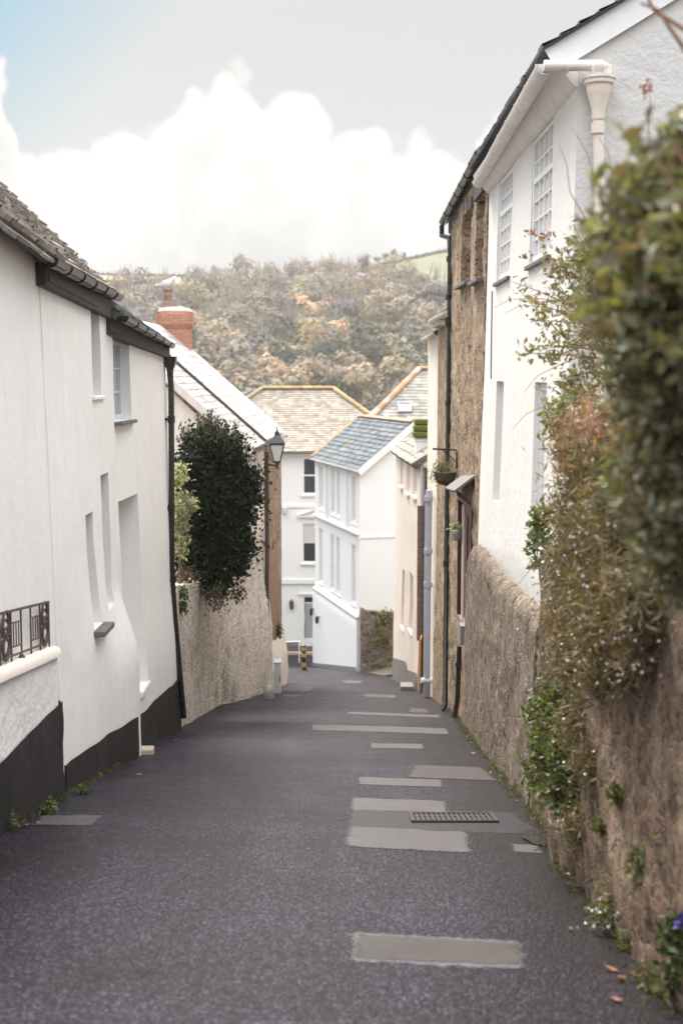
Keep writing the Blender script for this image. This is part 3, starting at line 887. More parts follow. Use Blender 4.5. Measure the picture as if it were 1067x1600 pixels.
# iron railing on the coping
root = thing('iron_railing', (-2.535, 9, zpar(9)), 'low ornamental iron railing with scrolled panels on the cream coping at the left', 'railing')
X = -2.535; Rz = lambda Y, h: zpar(Y) + .012 + h
mb = MB()
for h, r in ((.385, .011), (.035, .009)):
    mb.tube([(X, 6.4, Rz(6.4, h)), (X, 10.96, Rz(10.96, h))], r, 6)
for h in (.285, .105):
    for a, b in ((10.12, 10.48), (9.2, 9.62), (8.3, 8.75), (7.4, 7.8)): pass
mb.build('rail', M['rust'], root, smooth=40)
posts = [10.94, 10.62, 10.30, 9.99, 9.68, 9.36, 9.06, 8.78, 8.4, 8.1, 7.8, 7.5, 7.2, 6.9]
def panel(y0, y1):
    b = MB()
    for h in (.29, .10): b.tube([(X, y0, Rz(y0, h)), (X, y1, Rz(y1, h))], .006, 6)
    for k in (.25, .5, .75): yk_ = lerp(y0, y1, k); b.tube([(X, yk_, Rz(yk_, .10)), (X, yk_, Rz(yk_, .29))], .006, 6)
    b.build('bars', M['rust'], root, smooth=40)
def scroll(y0, y1):
    b = MB(); ym = (y0 + y1) / 2; wv = (y1 - y0) * .36
    def arc(cy, ch, r, a0, a1, sgn, k=14, th=.011):
        b.tube([(X + .004, cy + sgn * r * (1 - .55 * i / k) * cos(lerp(a0, a1, i / k)), Rz(cy, ch + r * 1.2 * (1 - .55 * i / k) * sin(lerp(a0, a1, i / k)))) for i in range(k + 1)], [lerp(th, th * .55, i / k) for i in range(k + 1)], 6)
    for sg in (-1, 1):
        arc(ym, .285, wv, -.6, 4.6, sg); arc(ym, .12, wv, .6, -4.6, sg); arc(ym, .205, wv * .55, 0, 5.5, sg, th=.008)
        b.tube([(X, ym + sg * .012, Rz(ym, .33)), (X, ym + sg * wv * .9, Rz(ym, .27)), (X, ym + sg * .01, Rz(ym, .20)), (X, ym + sg * wv * .9, Rz(ym, .12)), (X, ym, Rz(ym, .05))], .008, 6)
    b.lathe((X, ym, Rz(ym, .205)), [(.002, -.02), (.016, -.01), (.018, 0), (.016, .01), (.002, .02)], 8)
    b.build('scroll_panel', M['rust'], root, smooth=50)
for i, y in enumerate(posts):
    b = MB(); b.tube([(X, y, Rz(y, -.01)), (X, y, Rz(y, .39))], .009, 6)
    if i % 4 == 3: b.lathe((X, y, Rz(y, -.012)), [(.03, 0), (.028, .012), (.014, .03)], 8)
    b.build('post', M['rust'], root, smooth=40)
for i in range(len(posts) - 1):
    k = i % 4
    if k in (1, 3): panel(posts[i + 1], posts[i])
    elif k == 0: scroll(posts[i + 1], posts[i])

# --- second cottage, with a bulging buttressed base
def off_B(s, z):
    Y = 11.35 + s; hgt = max(0., min(1., (z - g(Y)) / (2.4 - g(Y))))
    o = lerp(.11, .03, sstep(1.2, 3.2, s)) * (1 - hgt)
    o += .225 * sstep(1.6, 3.2, s) * sstep(-.72, -1.75, z) + .06 * sstep(.4, 1.7, s) * (1 - sstep(1.9, 3.1, s)) * sstep(-.1, -1.3, z)
    return o + .010 * mnoise.noise(Vector((s * .9, z * .8, 21))) + .007 * mnoise.noise(Vector((s * 3, z * 3, 5)))
B0, B1 = (-2.635, 11.35), (-2.605, 14.68)
root = thing('cottage', (-2.6, 13, g(13)), 'white cottage with deep narrow windows and a wall bulging out at its foot', 'cottage')
opsB = [(2.12, 2.60, 1.36, 2.30, .30), (1.45, 1.86, -1.0, .17, .30), (2.42, 2.90, -.98, .50, .22)]
house_body(root, M['white'], B0, B1, EX, lambda s: g(11.35 + s) - .2, lambda s: lerp(2.50, 2.33, s / 3.33), 4.6, off_B, opsB, ds=.11, dz=.11, ridge=None)
window(root, B0, B1, EX, 2.12, 2.60, 1.36, 2.30, .27, 2, 3)
window(root, B0, B1, EX, 1.45, 1.86, -1.0, .17, .27, 2, 3)
window(root, B0, B1, EX, 2.42, 2.90, -.98, .50, .20, 2, 4)
mb = MB(); mb.obox((-2.6, 0, 0), EX + (0,), (0, 1, 0), Z3, (-.1, .035), (13.42, 14.02), (1.315, 1.355)); mb.build('sill', M['whitebrick'], root, bevel=.008)
mb = MB(); mb.obox((-2.6, 0, 0), EX + (0,), (0, 1, 0), Z3, (-.26, .215), (12.74, 13.28), (-1.06, -1.004)); mb.build('sill', M['slate_sill'], root, bevel=.006)
mb = MB()
wall_grid(mb, (-2.635, 11.36), lerp(Vector(B0), Vector(B1), .925), EX, lambda s: g(11.36 + s) - .15, lambda s: g(11.36 + s) + .25 + .25 * s / 3.32 + .02 * mnoise.noise(Vector((s * 2, 0, 3))), lambda s, z: off_B(s, z) + .018, ds=.12, dz=.1)
mb.face([(-2.50, 11.36, g(11.36) - .15), (-2.50, 11.36, g(11.36) + .25), (-2.62, 11.36, g(11.36) + .25), (-2.62, 11.36, g(11.36) - .15)])
mb.build('plinth', M['plinth_grey' if False else 'plinth'], root, smooth=50)
# timber fascia + gutter
fa, fb = at(70, 415, 11.25), at(170, 474, 14.35)
mb = MB(); d_ = (fb - fa).normalized()
mb.obox(Vector((-2.575, fa.y, fa.z)), Vector((-2.55 + 2.575, fb.y - fa.y, fb.z - fa.z)).normalized(), (1, 0, 0), Z3, (0, (fb - fa).length + .2), (-.09, .02), (-.17, .03))
mb.obox(Vector((-2.575, fa.y, fa.z)), Vector((-2.55 + 2.575, fb.y - fa.y, fb.z - fa.z)).normalized(), (1, 0, 0), Z3, (.05, (fb - fa).length - .9), (.02, .034), (-.13, -.06))
mb.build('fascia', M['dark_timber'], root, bevel=.005)
ga, gb = at(78, 404, 10.95), at(185, 462, 14.5)
gutter(root, [ga, lerp(ga, gb, .5) + Vector((0, 0, -.012)), gb], .068, 'iron', .62)
U = (gb - ga).normalized(); V = Vector((-cos(PIT), 0, sin(PIT))); V = (V - U * V.dot(U)).normalized()
mb = MB(); O = ga + Vector((-.03, 0, .03)) + U * .05
slates(mb, O, U, V, [(0, 0), (3.52, 0), (3.52, 4.2), (0, 4.2)], .2, .15, pal_b, 7, thick=.016, jit=.3, slab=.09)
mb.build('roof', M['slate_brown'], root)

# --- third cottage, lower blue-slated roof
def off_C(s, z):
    Y = 14.7 + s; hgt = max(0., min(1., (z - g(Y)) / (2.0 - g(Y))))
    return .10 * (1 - hgt) + .011 * mnoise.noise(Vector((s * .8, z * .7, 31))) + .007 * mnoise.noise(Vector((s * 3, z * 3, 15))) + .05 * sstep(-1.2, -2.4, z)
C0, C1 = (-2.66, 14.70), (-2.51, 18.35)
root = thing('cottage', (-2.6, 16.5, g(16.5)), 'white cottage under a blue slate roof, with a tall blocked doorway', 'cottage')
opsC = [(.22, 1.18, 1.04, 1.99, .16), (.24, 1.40, -2.32, .10, .26)]
house_body(root, M['white'], C0, C1, EX, lambda s: g(14.7 + s) - .2, lambda s: lerp(2.03, 1.93, s / 3.65), 4.6, off_C, opsC, ds=.13, dz=.13, ridge=(2.3, 3.6))
window(root, C0, C1, EX, .22, 1.18, 1.04, 1.99, .15, 3, 3, 'pale_frame', 'glass_pale')
mb = MB(); mb.obox((-2.58, 0, 0), EX + (0,), (0, 1, 0), Z3, (-.12, .05), (14.86, 15.94), (.995, 1.036)); mb.build('sill', M['slate_sill'], root, bevel=.006)
mb = MB(); mb.obox((-2.62, 0, 0), EX + (0,), (0, 1, 0), Z3, (-.255, -.225), (14.92, 16.12), (-2.33, .11)); mb.build('blocked_doorway', M['white'], root)
mb = MB(); mb.obox((-2.6, 0, 0), EX + (0,), (0, 1, 0), Z3, (-.22, .145), (15.55, 16.2), (-2.42, -2.325)); mb.build('sill', M['white'], root, bevel=.02)
mb = MB()
wall_grid(mb, (-2.66, 14.86), (-2.51, 18.36), EX, lambda s: g(14.86 + s) - .15, lambda s: g(14.86 + s) + .36 + .12 * s + .04 * mnoise.noise(Vector((s * 1.6, 2, 3))), lambda s, z: off_C(s + .16, z) + .02, ds=.13, dz=.1)
mb.build('plinth', M['plinth'], root, smooth=50)
mb = MB(); mb.box((-2.42, 14.78, g(14.78) + .02), (.4, .17, .12)); mb.build('doorstep', M['sandy'], root, bevel=.02)
fa, fb = at(172, 500, 14.3), at(264, 541, 18.3)
U = Vector((-2.46 + 2.60, fb.y - fa.y, fb.z - fa.z)).normalized(); L = (fb - fa).length
mb = MB(); mb.obox(Vector((-2.60, fa.y, fa.z)), U, (1, 0, 0), Z3, (0, L), (-.1, .03), (-.16, .06)); mb.obox(Vector((-2.60, fa.y, fa.z)), U, (1, 0, 0), Z3, (0, .5), (.03, .06), (-.13, .14)); mb.build('fascia', M['dark_timber'], root, bevel=.005)
ga, gb = at(192, 494, 14.25), at(268, 538, 18.25)
gutter(root, [ga, gb], .062, 'iron', .72)
U = (gb - ga).normalized(); P2 = radians(35); V = Vector((-cos(P2), 0, sin(P2))); V = (V - U * V.dot(U)).normalized()
pal_bl = [(.17, .18, .215), (.205, .215, .25), (.14, .15, .18), (.24, .245, .27), (.185, .18, .19)]
mb = MB(); slates(mb, ga + Vector((-.03, 0, .028)), U, V, [(0, 0), (4.02, 0), (4.02, 3.2), (0, 3.2)], .22, .16, pal_bl, 9, slab=.08)
mb.build('roof', M['slate_blue'], root)
# hopper and downpipe at the corner
hp = at(266, 560, 18.3); hb = onroad(277, 1148, .03)
mb = MB()
mb.lathe(hp, [(.035, -.30), (.055, -.24), (.06, -.16), (.115, -.06), (.125, .03), (.118, .03)], 4, rot=pi / 4, sx=1.05, sy=1.05)
mb.build('hopper', M['iron'], root, bevel=.006)
pts_ = [hp + Vector((0, 0, -.25)), hp + Vector((.01, 0, -.4)), at(268, 640, 18.25), at(269, 900, 18.2), at(273, 960, 18.2), Vector((hb.x, 18.15, hb.z))]
downpipe(root, pts_, .042, 'iron', collars=[(at(268, 655, 18.25), (0, 0, 1)), (at(268, 793, 18.22), (0, 0, 1)), (at(270, 905, 18.2), (0, 0, 1)), (at(275, 1120, 18.17), (0, 0, 1))], clip_n=(1, 0, 0))

# ------------------------------------------------------------------ LEFT: lime-washed garden wall, then the houses down the street
def off_G(s, z):
    return .04 * mnoise.noise(Vector((s * 1.1, z * 1.1, 41))) + .02 * mnoise.noise(Vector((s * 4, z * 4, 45))) + .014 * mnoise.noise(Vector((s * 9, z * 9, 47)))
G0, G1 = (-2.40, 18.4), (-2.30, 24.1)
root = thing('garden_wall', (-2.35, 21, g(21)), 'old lime-washed stone garden wall under the dark overhanging evergreen', 'wall')
mb = MB()
ztg = lambda s: zr(915, 18.4) + (zr(905, 23.9) - zr(915, 18.4)) * s / 5.5 + .08 * mnoise.noise(Vector((s, 0, 1)))
P, S, Zs = wall_grid(mb, G0, G1, EX, lambda s: g(18.4 + s) - .2, ztg, off_G, ds=.1, dz=.1)
q0, u, L = frame2(G0, G1)
for a, b in zip(S, S[1:]):
    pa, pb = P(a, ztg(a)), P(b, ztg(b))
    mb.face([pa, pb, (pb[0] - .5, pb[1], pb[2] + .03), (pa[0] - .5, pa[1], pa[2] + .03)])
mb.build('masonry', M['rubble_left'], root, smooth=60)

# cream rendered house whose rough base runs on from the garden wall
D0, D1 = (-2.32, 23.9), (-1.75, 29.3)
ND = Vector((D1[1] - D0[1], -(D1[0] - D0[0]))).normalized()
root = thing('house', (-2.1, 26.5, g(26.5)), 'cream rendered house with a rough stone base, behind the dark evergreen on the left', 'house')
def off_D(s, z):
    base = sstep(-2.6, -4.4, z)
    return base * sstep(-.1, 1.2, s) * (.16 + .05 * mnoise.noise(Vector((s * 1.3, z * 1.3, 51))) + .02 * mnoise.noise(Vector((s * 5, z * 5, 53)))) + .01 * mnoise.noise(Vector((s * 2, z * 2, 55)))
mb = MB()
LD = (Vector(D1) - Vector(D0)).length
wall_grid(mb, (D0[0] - .06, D0[1] - .25), D1, ND, lambda s: g(24 + s) - .25, lambda s: zr(860, 25) if s < 1.9 else zr(835, 28.), off_D, ds=.12, dz=.12)
mb.build('base_wall', M['rubble_left'], root, smooth=60)
Dn = lerp(Vector(D0), Vector(D1), .36)
eD = zr(703, 25.8)
house_body(root, M['cream'], (Dn.x - .03, Dn.y), (D1[0] - .03, D1[1]), ND, lambda s: -6.2, eD, 5.2, lambda s, z: .012 * mnoise.noise(Vector((s * 2, z * 2, 57))), ds=.4, dz=.4, ridge=(2.7, eD + 2.45))
# roofs: greyed lower strip (cream house) then the stone house roof, sky sheen put into its pale colour
PD = radians(41.6)
ea, eb, ec = Vector((at(392, 703, 25.8).x, 25.8, eD)), Vector((at(415, 692, 28.6).x, 28.6, eD)), Vector((at(444, 678, 33.6).x, 33.6, eD))
def roofD(root, a, b, mat, pal, seed, lift, w_, h):
    U = (b - a).normalized(); V = Vector((-cos(PD), 0, sin(PD))); V = (V - U * V.dot(U)).normalized()
    mb = MB(); L = (b - a).length; slates(mb, a + Vector((0, 0, lift)), U, V, [(0, 0), (L, 0), (L, 4.1), (0, 4.1)], w_, h, pal, seed, thick=.0025, slab=.1, slabcol=(.5, .48, .45))
    mb.build('roof', M[mat], root)
    return U, V, L
roofD(root, ea, eb, 'slate_white', [(.40, .375, .35), (.46, .43, .40), (.34, .32, .30), (.5, .47, .44)], 11, 0, .26, .2)
mb = MB(); V = Vector((-cos(PD), 0, sin(PD)))
mb.obox(eb + Vector((0, -.06, .03)), V, (0, 1, 0), V.cross(Vector((0, 1, 0))), (0, 4.05), (0, .07), (-.05, .03)); mb.build('flashing', M['rust'], root)
mb = MB(); mb.obox(ea + Vector((-.02, -.03, -.06)), V, (0, 1, 0), V.cross(Vector((0, 1, 0))), (-.02, 4.1), (0, .028), (-.09, .055)); mb.build('bargeboard', M['old_white'], root)
gutter(root, [ea + Vector((.05, 0, -.03)), eb + Vector((.05, 0, -.06))], .055, 'iron', 1.0)
p0_ = at(417, 706, 29.0)
downpipe(root, [p0_, at(417, 730, 29.0), at(417.5, 975, 29.0)], .05, 'rust', collars=[(at(417, 735, 29), (0, 0, 1)), (at(417, 850, 29), (0, 0, 1)), (at(417, 962, 29), (0, 0, 1))])
mb = MB(); p = at(417, 941, 28.9); mb.box(p, (.05, .2, .12)); mb.build('meter_box', M['cabinet'], root, bevel=.01)

# stone house with chimney
E0, E1 = (-1.79, 29.32), (-1.58, 33.5)
NE = Vector((E1[1] - E0[1], -(E1[0] - E0[0]))).normalized()
root = thing('house', (-1.7, 31.5, g(31.5)), 'brick and stone house with a white-washed roof and brick chimney behind the lamp', 'house')
house_body(root, M['rubble_house'], E0, E1, NE, lambda s: g(29.3 + s) - .3, eD - .02, 5.0, lambda s, z: .01 * mnoise.noise(Vector((s * 4, z * 4, 7))), ds=.25, dz=.25, ridge=(2.75, eD + 2.4))
mb = MB(); wall_grid(mb, lerp(Vector(E0), Vector(E1), .12), lerp(Vector(E0), Vector(E1), .72), NE, lambda s: zr(975, 31), lambda s: zr(855, 31) + .3 * mnoise.noise(Vector((s * 2, 1, 1))), lambda s, z: .022, ds=.3, dz=.2); mb.build('brick_patch', M['brick_wall'], root)
mb = MB(); wall_grid(mb, (E0[0], E0[1] - .2), lerp(Vector(E0), Vector(E1), .85), NE, lambda s: g(29.3 + s) - .25, lambda s: zr(1005, 30) - .3 * sstep(1.2, 3, s) + .12 * mnoise.noise(Vector((s * 1.5, 0, 2))), lambda s, z: .05 + .16 * sstep(zr(985, 30), zr(1070, 30), z) + .03 * mnoise.noise(Vector((s * 2.4, z * 2.4, 4))), ds=.14, dz=.14); mb.build('rendered_base', M['ivory'], root, smooth=60)
roofD(root, eb + Vector((0, .02, 0)), ec, 'slate_white', [(.56, .55, .535), (.60, .585, .565), (.50, .49, .48), (.58, .565, .54), (.42, .41, .40)], 13, .05, .3, .24)
gutter(root, [eb + Vector((.06, .1, -.04)), ec + Vector((.06, 0, -.04))], .055, 'lead', 1.2)
chx = at(275, 540, 33.2).x; c0 = Vector((chx, 33.2, 0)); zc0, zc1 = eD + .6, zr(486, 33.2)
mb = MB()
def rrect(cx, cy, a, b, r, z, n=4):
    out = []
    for sx, sy, st in ((1, 1, 0), (-1, 1, pi / 2), (-1, -1, pi), (1, -1, 3 * pi / 2)):
        for k in range(n + 1):
            th = st + pi / 2 * k / n; out.append((cx + sx * (a - r) + r * cos(th), cy + sy * (b - r) + r * sin(th), z))
    return out
prof = [(.40, zc0), (.40, zc1 - .42), (.43, zc1 - .42), (.43, zc1 - .36), (.455, zc1 - .36), (.455, zc1 - .17), (.44, zc1 - .17), (.44, zc1 - .03), (.40, zc1)]
rings = [rrect(chx, 33.2, a, a * .8, .14, z) for a, z in prof]; m_ = len(rings[0])
mb.mesh([p for r in rings for p in r], [(i * m_ + k, i * m_ + (k + 1) % m_, (i + 1) * m_ + (k + 1) % m_, (i + 1) * m_ + k) for i in range(len(rings) - 1) for k in range(m_)])
ch = mb.build('chimney', M['brick'], root, smooth=50)
mb = MB(); r1 = [rrect(chx, 33.2, a, a * .8, .13, z) for a, z in ((.41, zc1 - .005), (.38, zc1 + .05), (.2, zc1 + .10))]
mb.mesh([p for r in r1 for p in r], [(i * m_ + k, i * m_ + (k + 1) % m_, (i + 1) * m_ + (k + 1) % m_, (i + 1) * m_ + k) for i in range(2) for k in range(m_)] + [tuple(range(2 * m_, 3 * m_))])
mb.build('flaunching', M['stone_trim'], ch, smooth=50)
px_ = at(263, 480, 33.2).x; zp0 = zc1 + .06; zp1 = zr(452, 33.2)
mb = MB(); H_ = zp1 - zp0
mb.lathe((px_, 33.2, zp0), [(.115, 0), (.11, H_ * .5), (.135, H_ * .52), (.135, H_ * .6), (.10, H_ * .62), (.10, H_ * .64), (.128, H_ * .66), (.128, H_ * .72), (.105, H_ * .75), (.105, H_ * .93), (.14, H_ * .94), (.14, H_), (.09, H_)], 16)
mb.build('chimney_pot', M['clay'], ch, smooth=35)

# herring gull on the pot
root = thing('gull', (px_, 33.2, zp1), 'white gull standing on the chimney pot, facing right', 'gull')
mb = MB(); K = 10
sp = [(-.30, .10, .012, .02), (-.22, .115, .03, .035), (-.12, .135, .06, .06), (-.02, .15, .085, .085), (.07, .175, .08, .085), (.125, .22, .055, .055), (.155, .265, .045, .045), (.19, .285, .05, .05), (.225, .285, .04, .038), (.25, .278, .016, .016)]
vs = []
for (x, z, a, b) in sp:
    for k in range(K):
        th = 2 * pi * k / K; vs.append((px_ + x - .02, 33.2 + a * cos(th), zp1 + z + b * sin(th)))
mb.mesh(vs, [(i * K + k, i * K + (k + 1) % K, (i + 1) * K + (k + 1) % K, (i + 1) * K + k) for i in range(len(sp) - 1) for k in range(K)] + [tuple(range(K))[::-1], tuple((len(sp) - 1) * K + k for k in range(K))])
body = mb.build('body', M['feather'], root, smooth=80)
mb = MB(); mb.lathe((px_ + .225, 33.2, zp1 + .277), [(.001, 0)], 3) if False else mb.tube([(px_ + .222, 33.2, zp1 + .28), (px_ + .262, 33.2, zp1 + .275), (px_ + .285, 33.2, zp1 + .262)], [.014, .011, .003], 8); mb.build('beak', M['beak'], root)
for sy in (-1, 1):
    mb = MB(); mb.mesh([(px_ + .06, 33.2 + sy * .083, zp1 + .19), (px_ - .05, 33.2 + sy * .1, zp1 + .2), (px_ - .2, 33.2 + sy * .07, zp1 + .165), (px_ - .34, 33.2 + sy * .02, zp1 + .125), (px_ - .15, 33.2 + sy * .075, zp1 + .115), (px_ + .02, 33.2 + sy * .095, zp1 + .13)], [(0, 1, 5), (1, 2, 4), (1, 4, 5), (2, 3, 4)])
    mb.build('wing', M['feather_grey'], root, smooth=80)
    mb = MB(); mb.tube([(px_ + .01, 33.2 + sy * .03, zp1 + .09), (px_ + .012, 33.2 + sy * .03, zp1 + .004), (px_ + .05, 33.2 + sy * .03, zp1 + .003)], .007, 6); mb.build('leg', M['beak'], root)

# utility cabinet, guard stone and white barrier by the corner
cb = onroad(434, 1083, 0); cb = Vector((at(434, 1083, cb.y).x, cb.y, cb.z))
root = thing('utility_cabinet', (cb.x, cb.y, cb.z), 'slim pale grey utility cabinet standing at the far end of the left hand wall', 'cabinet')
mb = MB(); mb.box((cb.x, cb.y, cb.z + .36), (.15, .3, .70)); mb.build('body', M['cabinet'], root, bevel=.012)
mb = MB(); mb.box((cb.x, cb.y, cb.z + .725), (.18, .33, .035)); mb.build('lid', M['cabinet'], root, bevel=.01)
mb = MB(); mb.box((cb.x + .06, cb.y - .152, cb.z + .37), (.02, .012, .12)); mb.build('handle', M['iron'], root)
gs = onroad(420, 1092); root = thing('guard_stone', gs, 'rounded grey guard stone at the foot of the left hand wall', 'guard stone')
mb = MB(); mb.lathe(gs, [(.13, -.05), (.135, .1), (.12, .2), (.07, .27), (.01, .29)], 12, sx=.85); mb.build('stone', M['lead'], root, smooth=60)

# street lamp on its wall bracket
lx = at(433, 700, 28.3); Yl = 28.3; zt_ = zr(667, Yl); zcap0 = zr(693, Yl); zgl = zr(721, Yl); xl = lx.x
root = thing('street_lamp', (xl, Yl, zgl - .3), 'black four-sided lantern street lamp on an iron wall bracket', 'street lamp')
mb = MB(); q = pi / 4
mb.lathe((xl, Yl, 0), [(.24, zcap0 - .02), (.245, zcap0 + .015), (.10, zcap0 + .17), (.075, zcap0 + .19), (.07, zcap0 + .25), (.03, zcap0 + .29), (.014, zt_ - .03), (.022, zt_ - .015), (.001, zt_ + .01)], 4, rot=q)
mb.build('lantern_roof', M['iron'], root, bevel=.006)
mb = MB()
for k in range(4):
    a = q + k * pi / 2; mb.tube([(xl + .225 * cos(a), Yl + .225 * sin(a), zcap0), (xl + .10 * cos(a), Yl + .10 * sin(a), zgl)], .013, 6)
mb.lathe((xl, Yl, zgl - .03), [(.11, 0), (.125, .03), (.11, .045)], 4, rot=q)
mb.build('lantern_frame', M['iron'], root)
mb = MB(); mb.lathe((xl, Yl, 0), [(.095, zgl + .012), (.208, zcap0 - .012)], 4, rot=q); mb.build('glass', M['lamp_glass'], root)
mb = MB(); mb.tube([(xl, Yl, zgl - .02), (xl, Yl, zgl - .10), (xl, Yl, zgl - .16)], [.05, .03, .045], 10)
wx = at(417, 727, 28.95)
mb.tube([(xl, Yl, zgl - .14), (xl, Yl, zr(731, Yl))], .022, 8)
mb.tube([(xl, Yl, zr(728, Yl)), (wx.x - .06, 28.95, zr(728, Yl))], .022, 8); mb.tube([(xl, Yl, zr(724, Yl)), (xl - .1, Yl + .25, zr(722, Yl)), (wx.x - .06, 28.95, zr(708, Yl))], .014, 8)
mb.build('bracket', M['rust'], root, smooth=50)
mb = MB(); zz_ = [zr(v, 33.4) for v in (705, 985)]; cxx = at(437.5, 800, 33.45).x
mb.tube([(cxx, 33.45, zz_[0]), (cxx, 33.45, zz_[1])], .03, 8)
tag(mb.build('downpipe', M['grey_pvc'], loc=(cxx, 33.45, zz_[1])), 'thin grey downpipe on the far corner of the brick and stone house', 'downpipe')

# ------------------------------------------------------------------ RIGHT: white house with cream gutter
WX = (-1, 0)
W0, W1 = (2.22, 12.4), (2.17, 19.2)
def off_W(s, z):
    hgt = max(0., min(1., (z + 4.) / 8.4))
    return lerp(.14, .20, s / 6.8) * (1 - hgt) ** 1.3 + .012 * mnoise.noise(Vector((s * 1., z * .8, 61)))
root = thing('house', (2.2, 16, g(16)), 'white rendered house on the right with small-paned upper windows and a cream gutter', 'house')
ops = [(1.30, 2.72, 2.84, 4.28, .07), (4.35, 5.68, 2.86, 4.26, .07), (1.22, 2.02, -.30, 1.50, .06), (4.60, 5.32, -.14, 1.50, .06)]
house_body(root, M['white_warm'], W0, W1, WX, lambda s: g(12.4 + s) - .2, 4.44, 6.6, off_W, ops, ds=.2, dz=.2)
for (a, b, c, d_, e) in ops[:2]:
    window(root, W0, W1, WX, a, b, c, d_, e, 4, 6, 'white_paint', 'pale_pane', sill=(.07, .05, 'slate_sill'), rails=(.66,), fw=.07, front=.06)
for (a, b, c, d_, e) in ops[2:]:
    window(root, W0, W1, WX, a, b, c, d_, e, 1, 2, 'white_paint', 'pale_pane', fw=.09, front=.035, sill=(.02, .05, 'white_paint'))
# gable to the camera: rough-cast, with barge boards
PR = radians(31); zE = 4.50; ridgeX = 2.22 + 3.3
mb = MB(); gx0 = 2.22
n_ = 30; cols_ = []
xs_ = [gx0 + 6.6 * i / n_ for i in range(n_ + 1)]
for x in xs_:
    zt__ = zE - .06 + (min(x, 2 * ridgeX - x) - gx0) * math.tan(PR) + .16
    cols_.append([(x, 12.395 - .006 * mnoise.noise(Vector((x * 3, z_ * 3, 0))), z_) for z_ in np.linspace(g(12.4) - .2, zt__, 16)])
mb.mesh([p for c in cols_ for p in c], [(i * 16 + k, (i + 1) * 16 + k, (i + 1) * 16 + k + 1, i * 16 + k + 1) for i in range(n_) for k in range(15)])
mb.build('gable_wall', M['white_gable'], root, smooth=60)
V = Vector((cos(PR), 0, sin(PR))); O = Vector((1.90, 12.345, 4.60)); N_ = Vector((-sin(PR), 0, cos(PR)))
mb = MB()
for a, b in ((0, 1.05), (1.056, 2.4), (2.406, 4.2)): mb.obox(O, V, (0, 1, 0), N_, (a, b), (0, .03), (-.235, .0))
mb.build('bargeboard', M['white_paint'], root, bevel=.004)
mb = MB(); mb.obox(O, V, (0, 1, 0), N_, (.1, 4.2), (.031, .045), (-.12, -.10)); mb.build('soffit', M['white_paint'], root)
mb = MB(); slates(mb, O + Vector((-.02, -.05, .01)), Vector((0, 1, 0)), V, [(0, 0), (7.0, 0), (7.0, 4.22), (0, 4.22)], .25, .2, pal_bl, 17, slab=.02, slabcol=(.02, .02, .03)); mb.build('roof', M['slate_blue'], root)
# moulded eaves board and gutter
mb = MB()
prof = [(0.0, .14), (.20, .14), (.24, .10), (.22, .03), (.13, -.02), (.09, -.09), (.03, -.15), (0.0, -.16)]
for i in range(1):
    A = [(W0[0] - a - .0, 12.36, 4.42 + b) for a, b in prof]; B = [(W1[0] - a, 19.22, 4.40 + b) for a, b in prof]
    k = len(prof); mb.mesh(A + B, [(j, j + 1, k + j + 1, k + j) for j in range(k - 1)] + [tuple(range(k))[::-1], tuple(range(k, 2 * k))])
mb.build('eaves_board', M['old_white'], root, smooth=50)
ga = at(852, 100, 12.25); gb = at(747, 284, 19.2)
gutter(root, [ga, lerp(ga, gb, .5) + Vector((.0, 0, .01)), gb], .085, 'old_white', .86, collar=1.12)
mb = MB(); gc = at(948, 103, 12.22)
mb.tube([ga + Vector((-.02, -.02, -.02)), Vector((gc.x - .05, 12.22, ga.z - .02)), Vector((gc.x, 12.22, ga.z - .04)), Vector((gc.x, 12.23, ga.z - .16))], .05, 12); mb.tube([lerp(ga, gc, .32) - Vector((0, 0, .02)), lerp(ga, gc, .37) - Vector((0, 0, .02))], .058, 12); mb.tube([lerp(ga, gc, .74) - Vector((0, 0, .02)), lerp(ga, gc, .79) - Vector((0, 0, .02))], .058, 12)
mb.build('gutter_return', M['old_white'], root, smooth=50)
hp = at(935, 128, 12.28)
mb = MB(); mb.lathe(hp, [(.045, -.36), (.065, -.34), (.07, -.24), (.11, -.12), (.125, -.06), (.125, -.035), (.15, -.02), (.15, .015), (.165, .02), (.165, .05)], 16, sx=.95)
mb.build('hopper', M['ivory'], root, smooth=35)
downpipe(root, [hp + Vector((0, 0, -.3)), at(936, 300, 12.30), at(936, 900, 12.30)], .05, 'ivory', collars=[(hp + Vector((0, 0, -.42)), (0, 0, 1)), (at(936, 420, 12.3), (0, 0, 1)), (at(936, 640, 12.3), (0, 0, 1))])

mb = MB(); mb.tube([at(772, 455, 17.6) + Vector((-.03, 0, 0)), at(771, 520, 17.6) + Vector((-.03, 0, 0)), at(770, 592, 17.65) + Vector((-.03, 0, 0))], .009, 6); mb.build('cable', M['rust'], root)

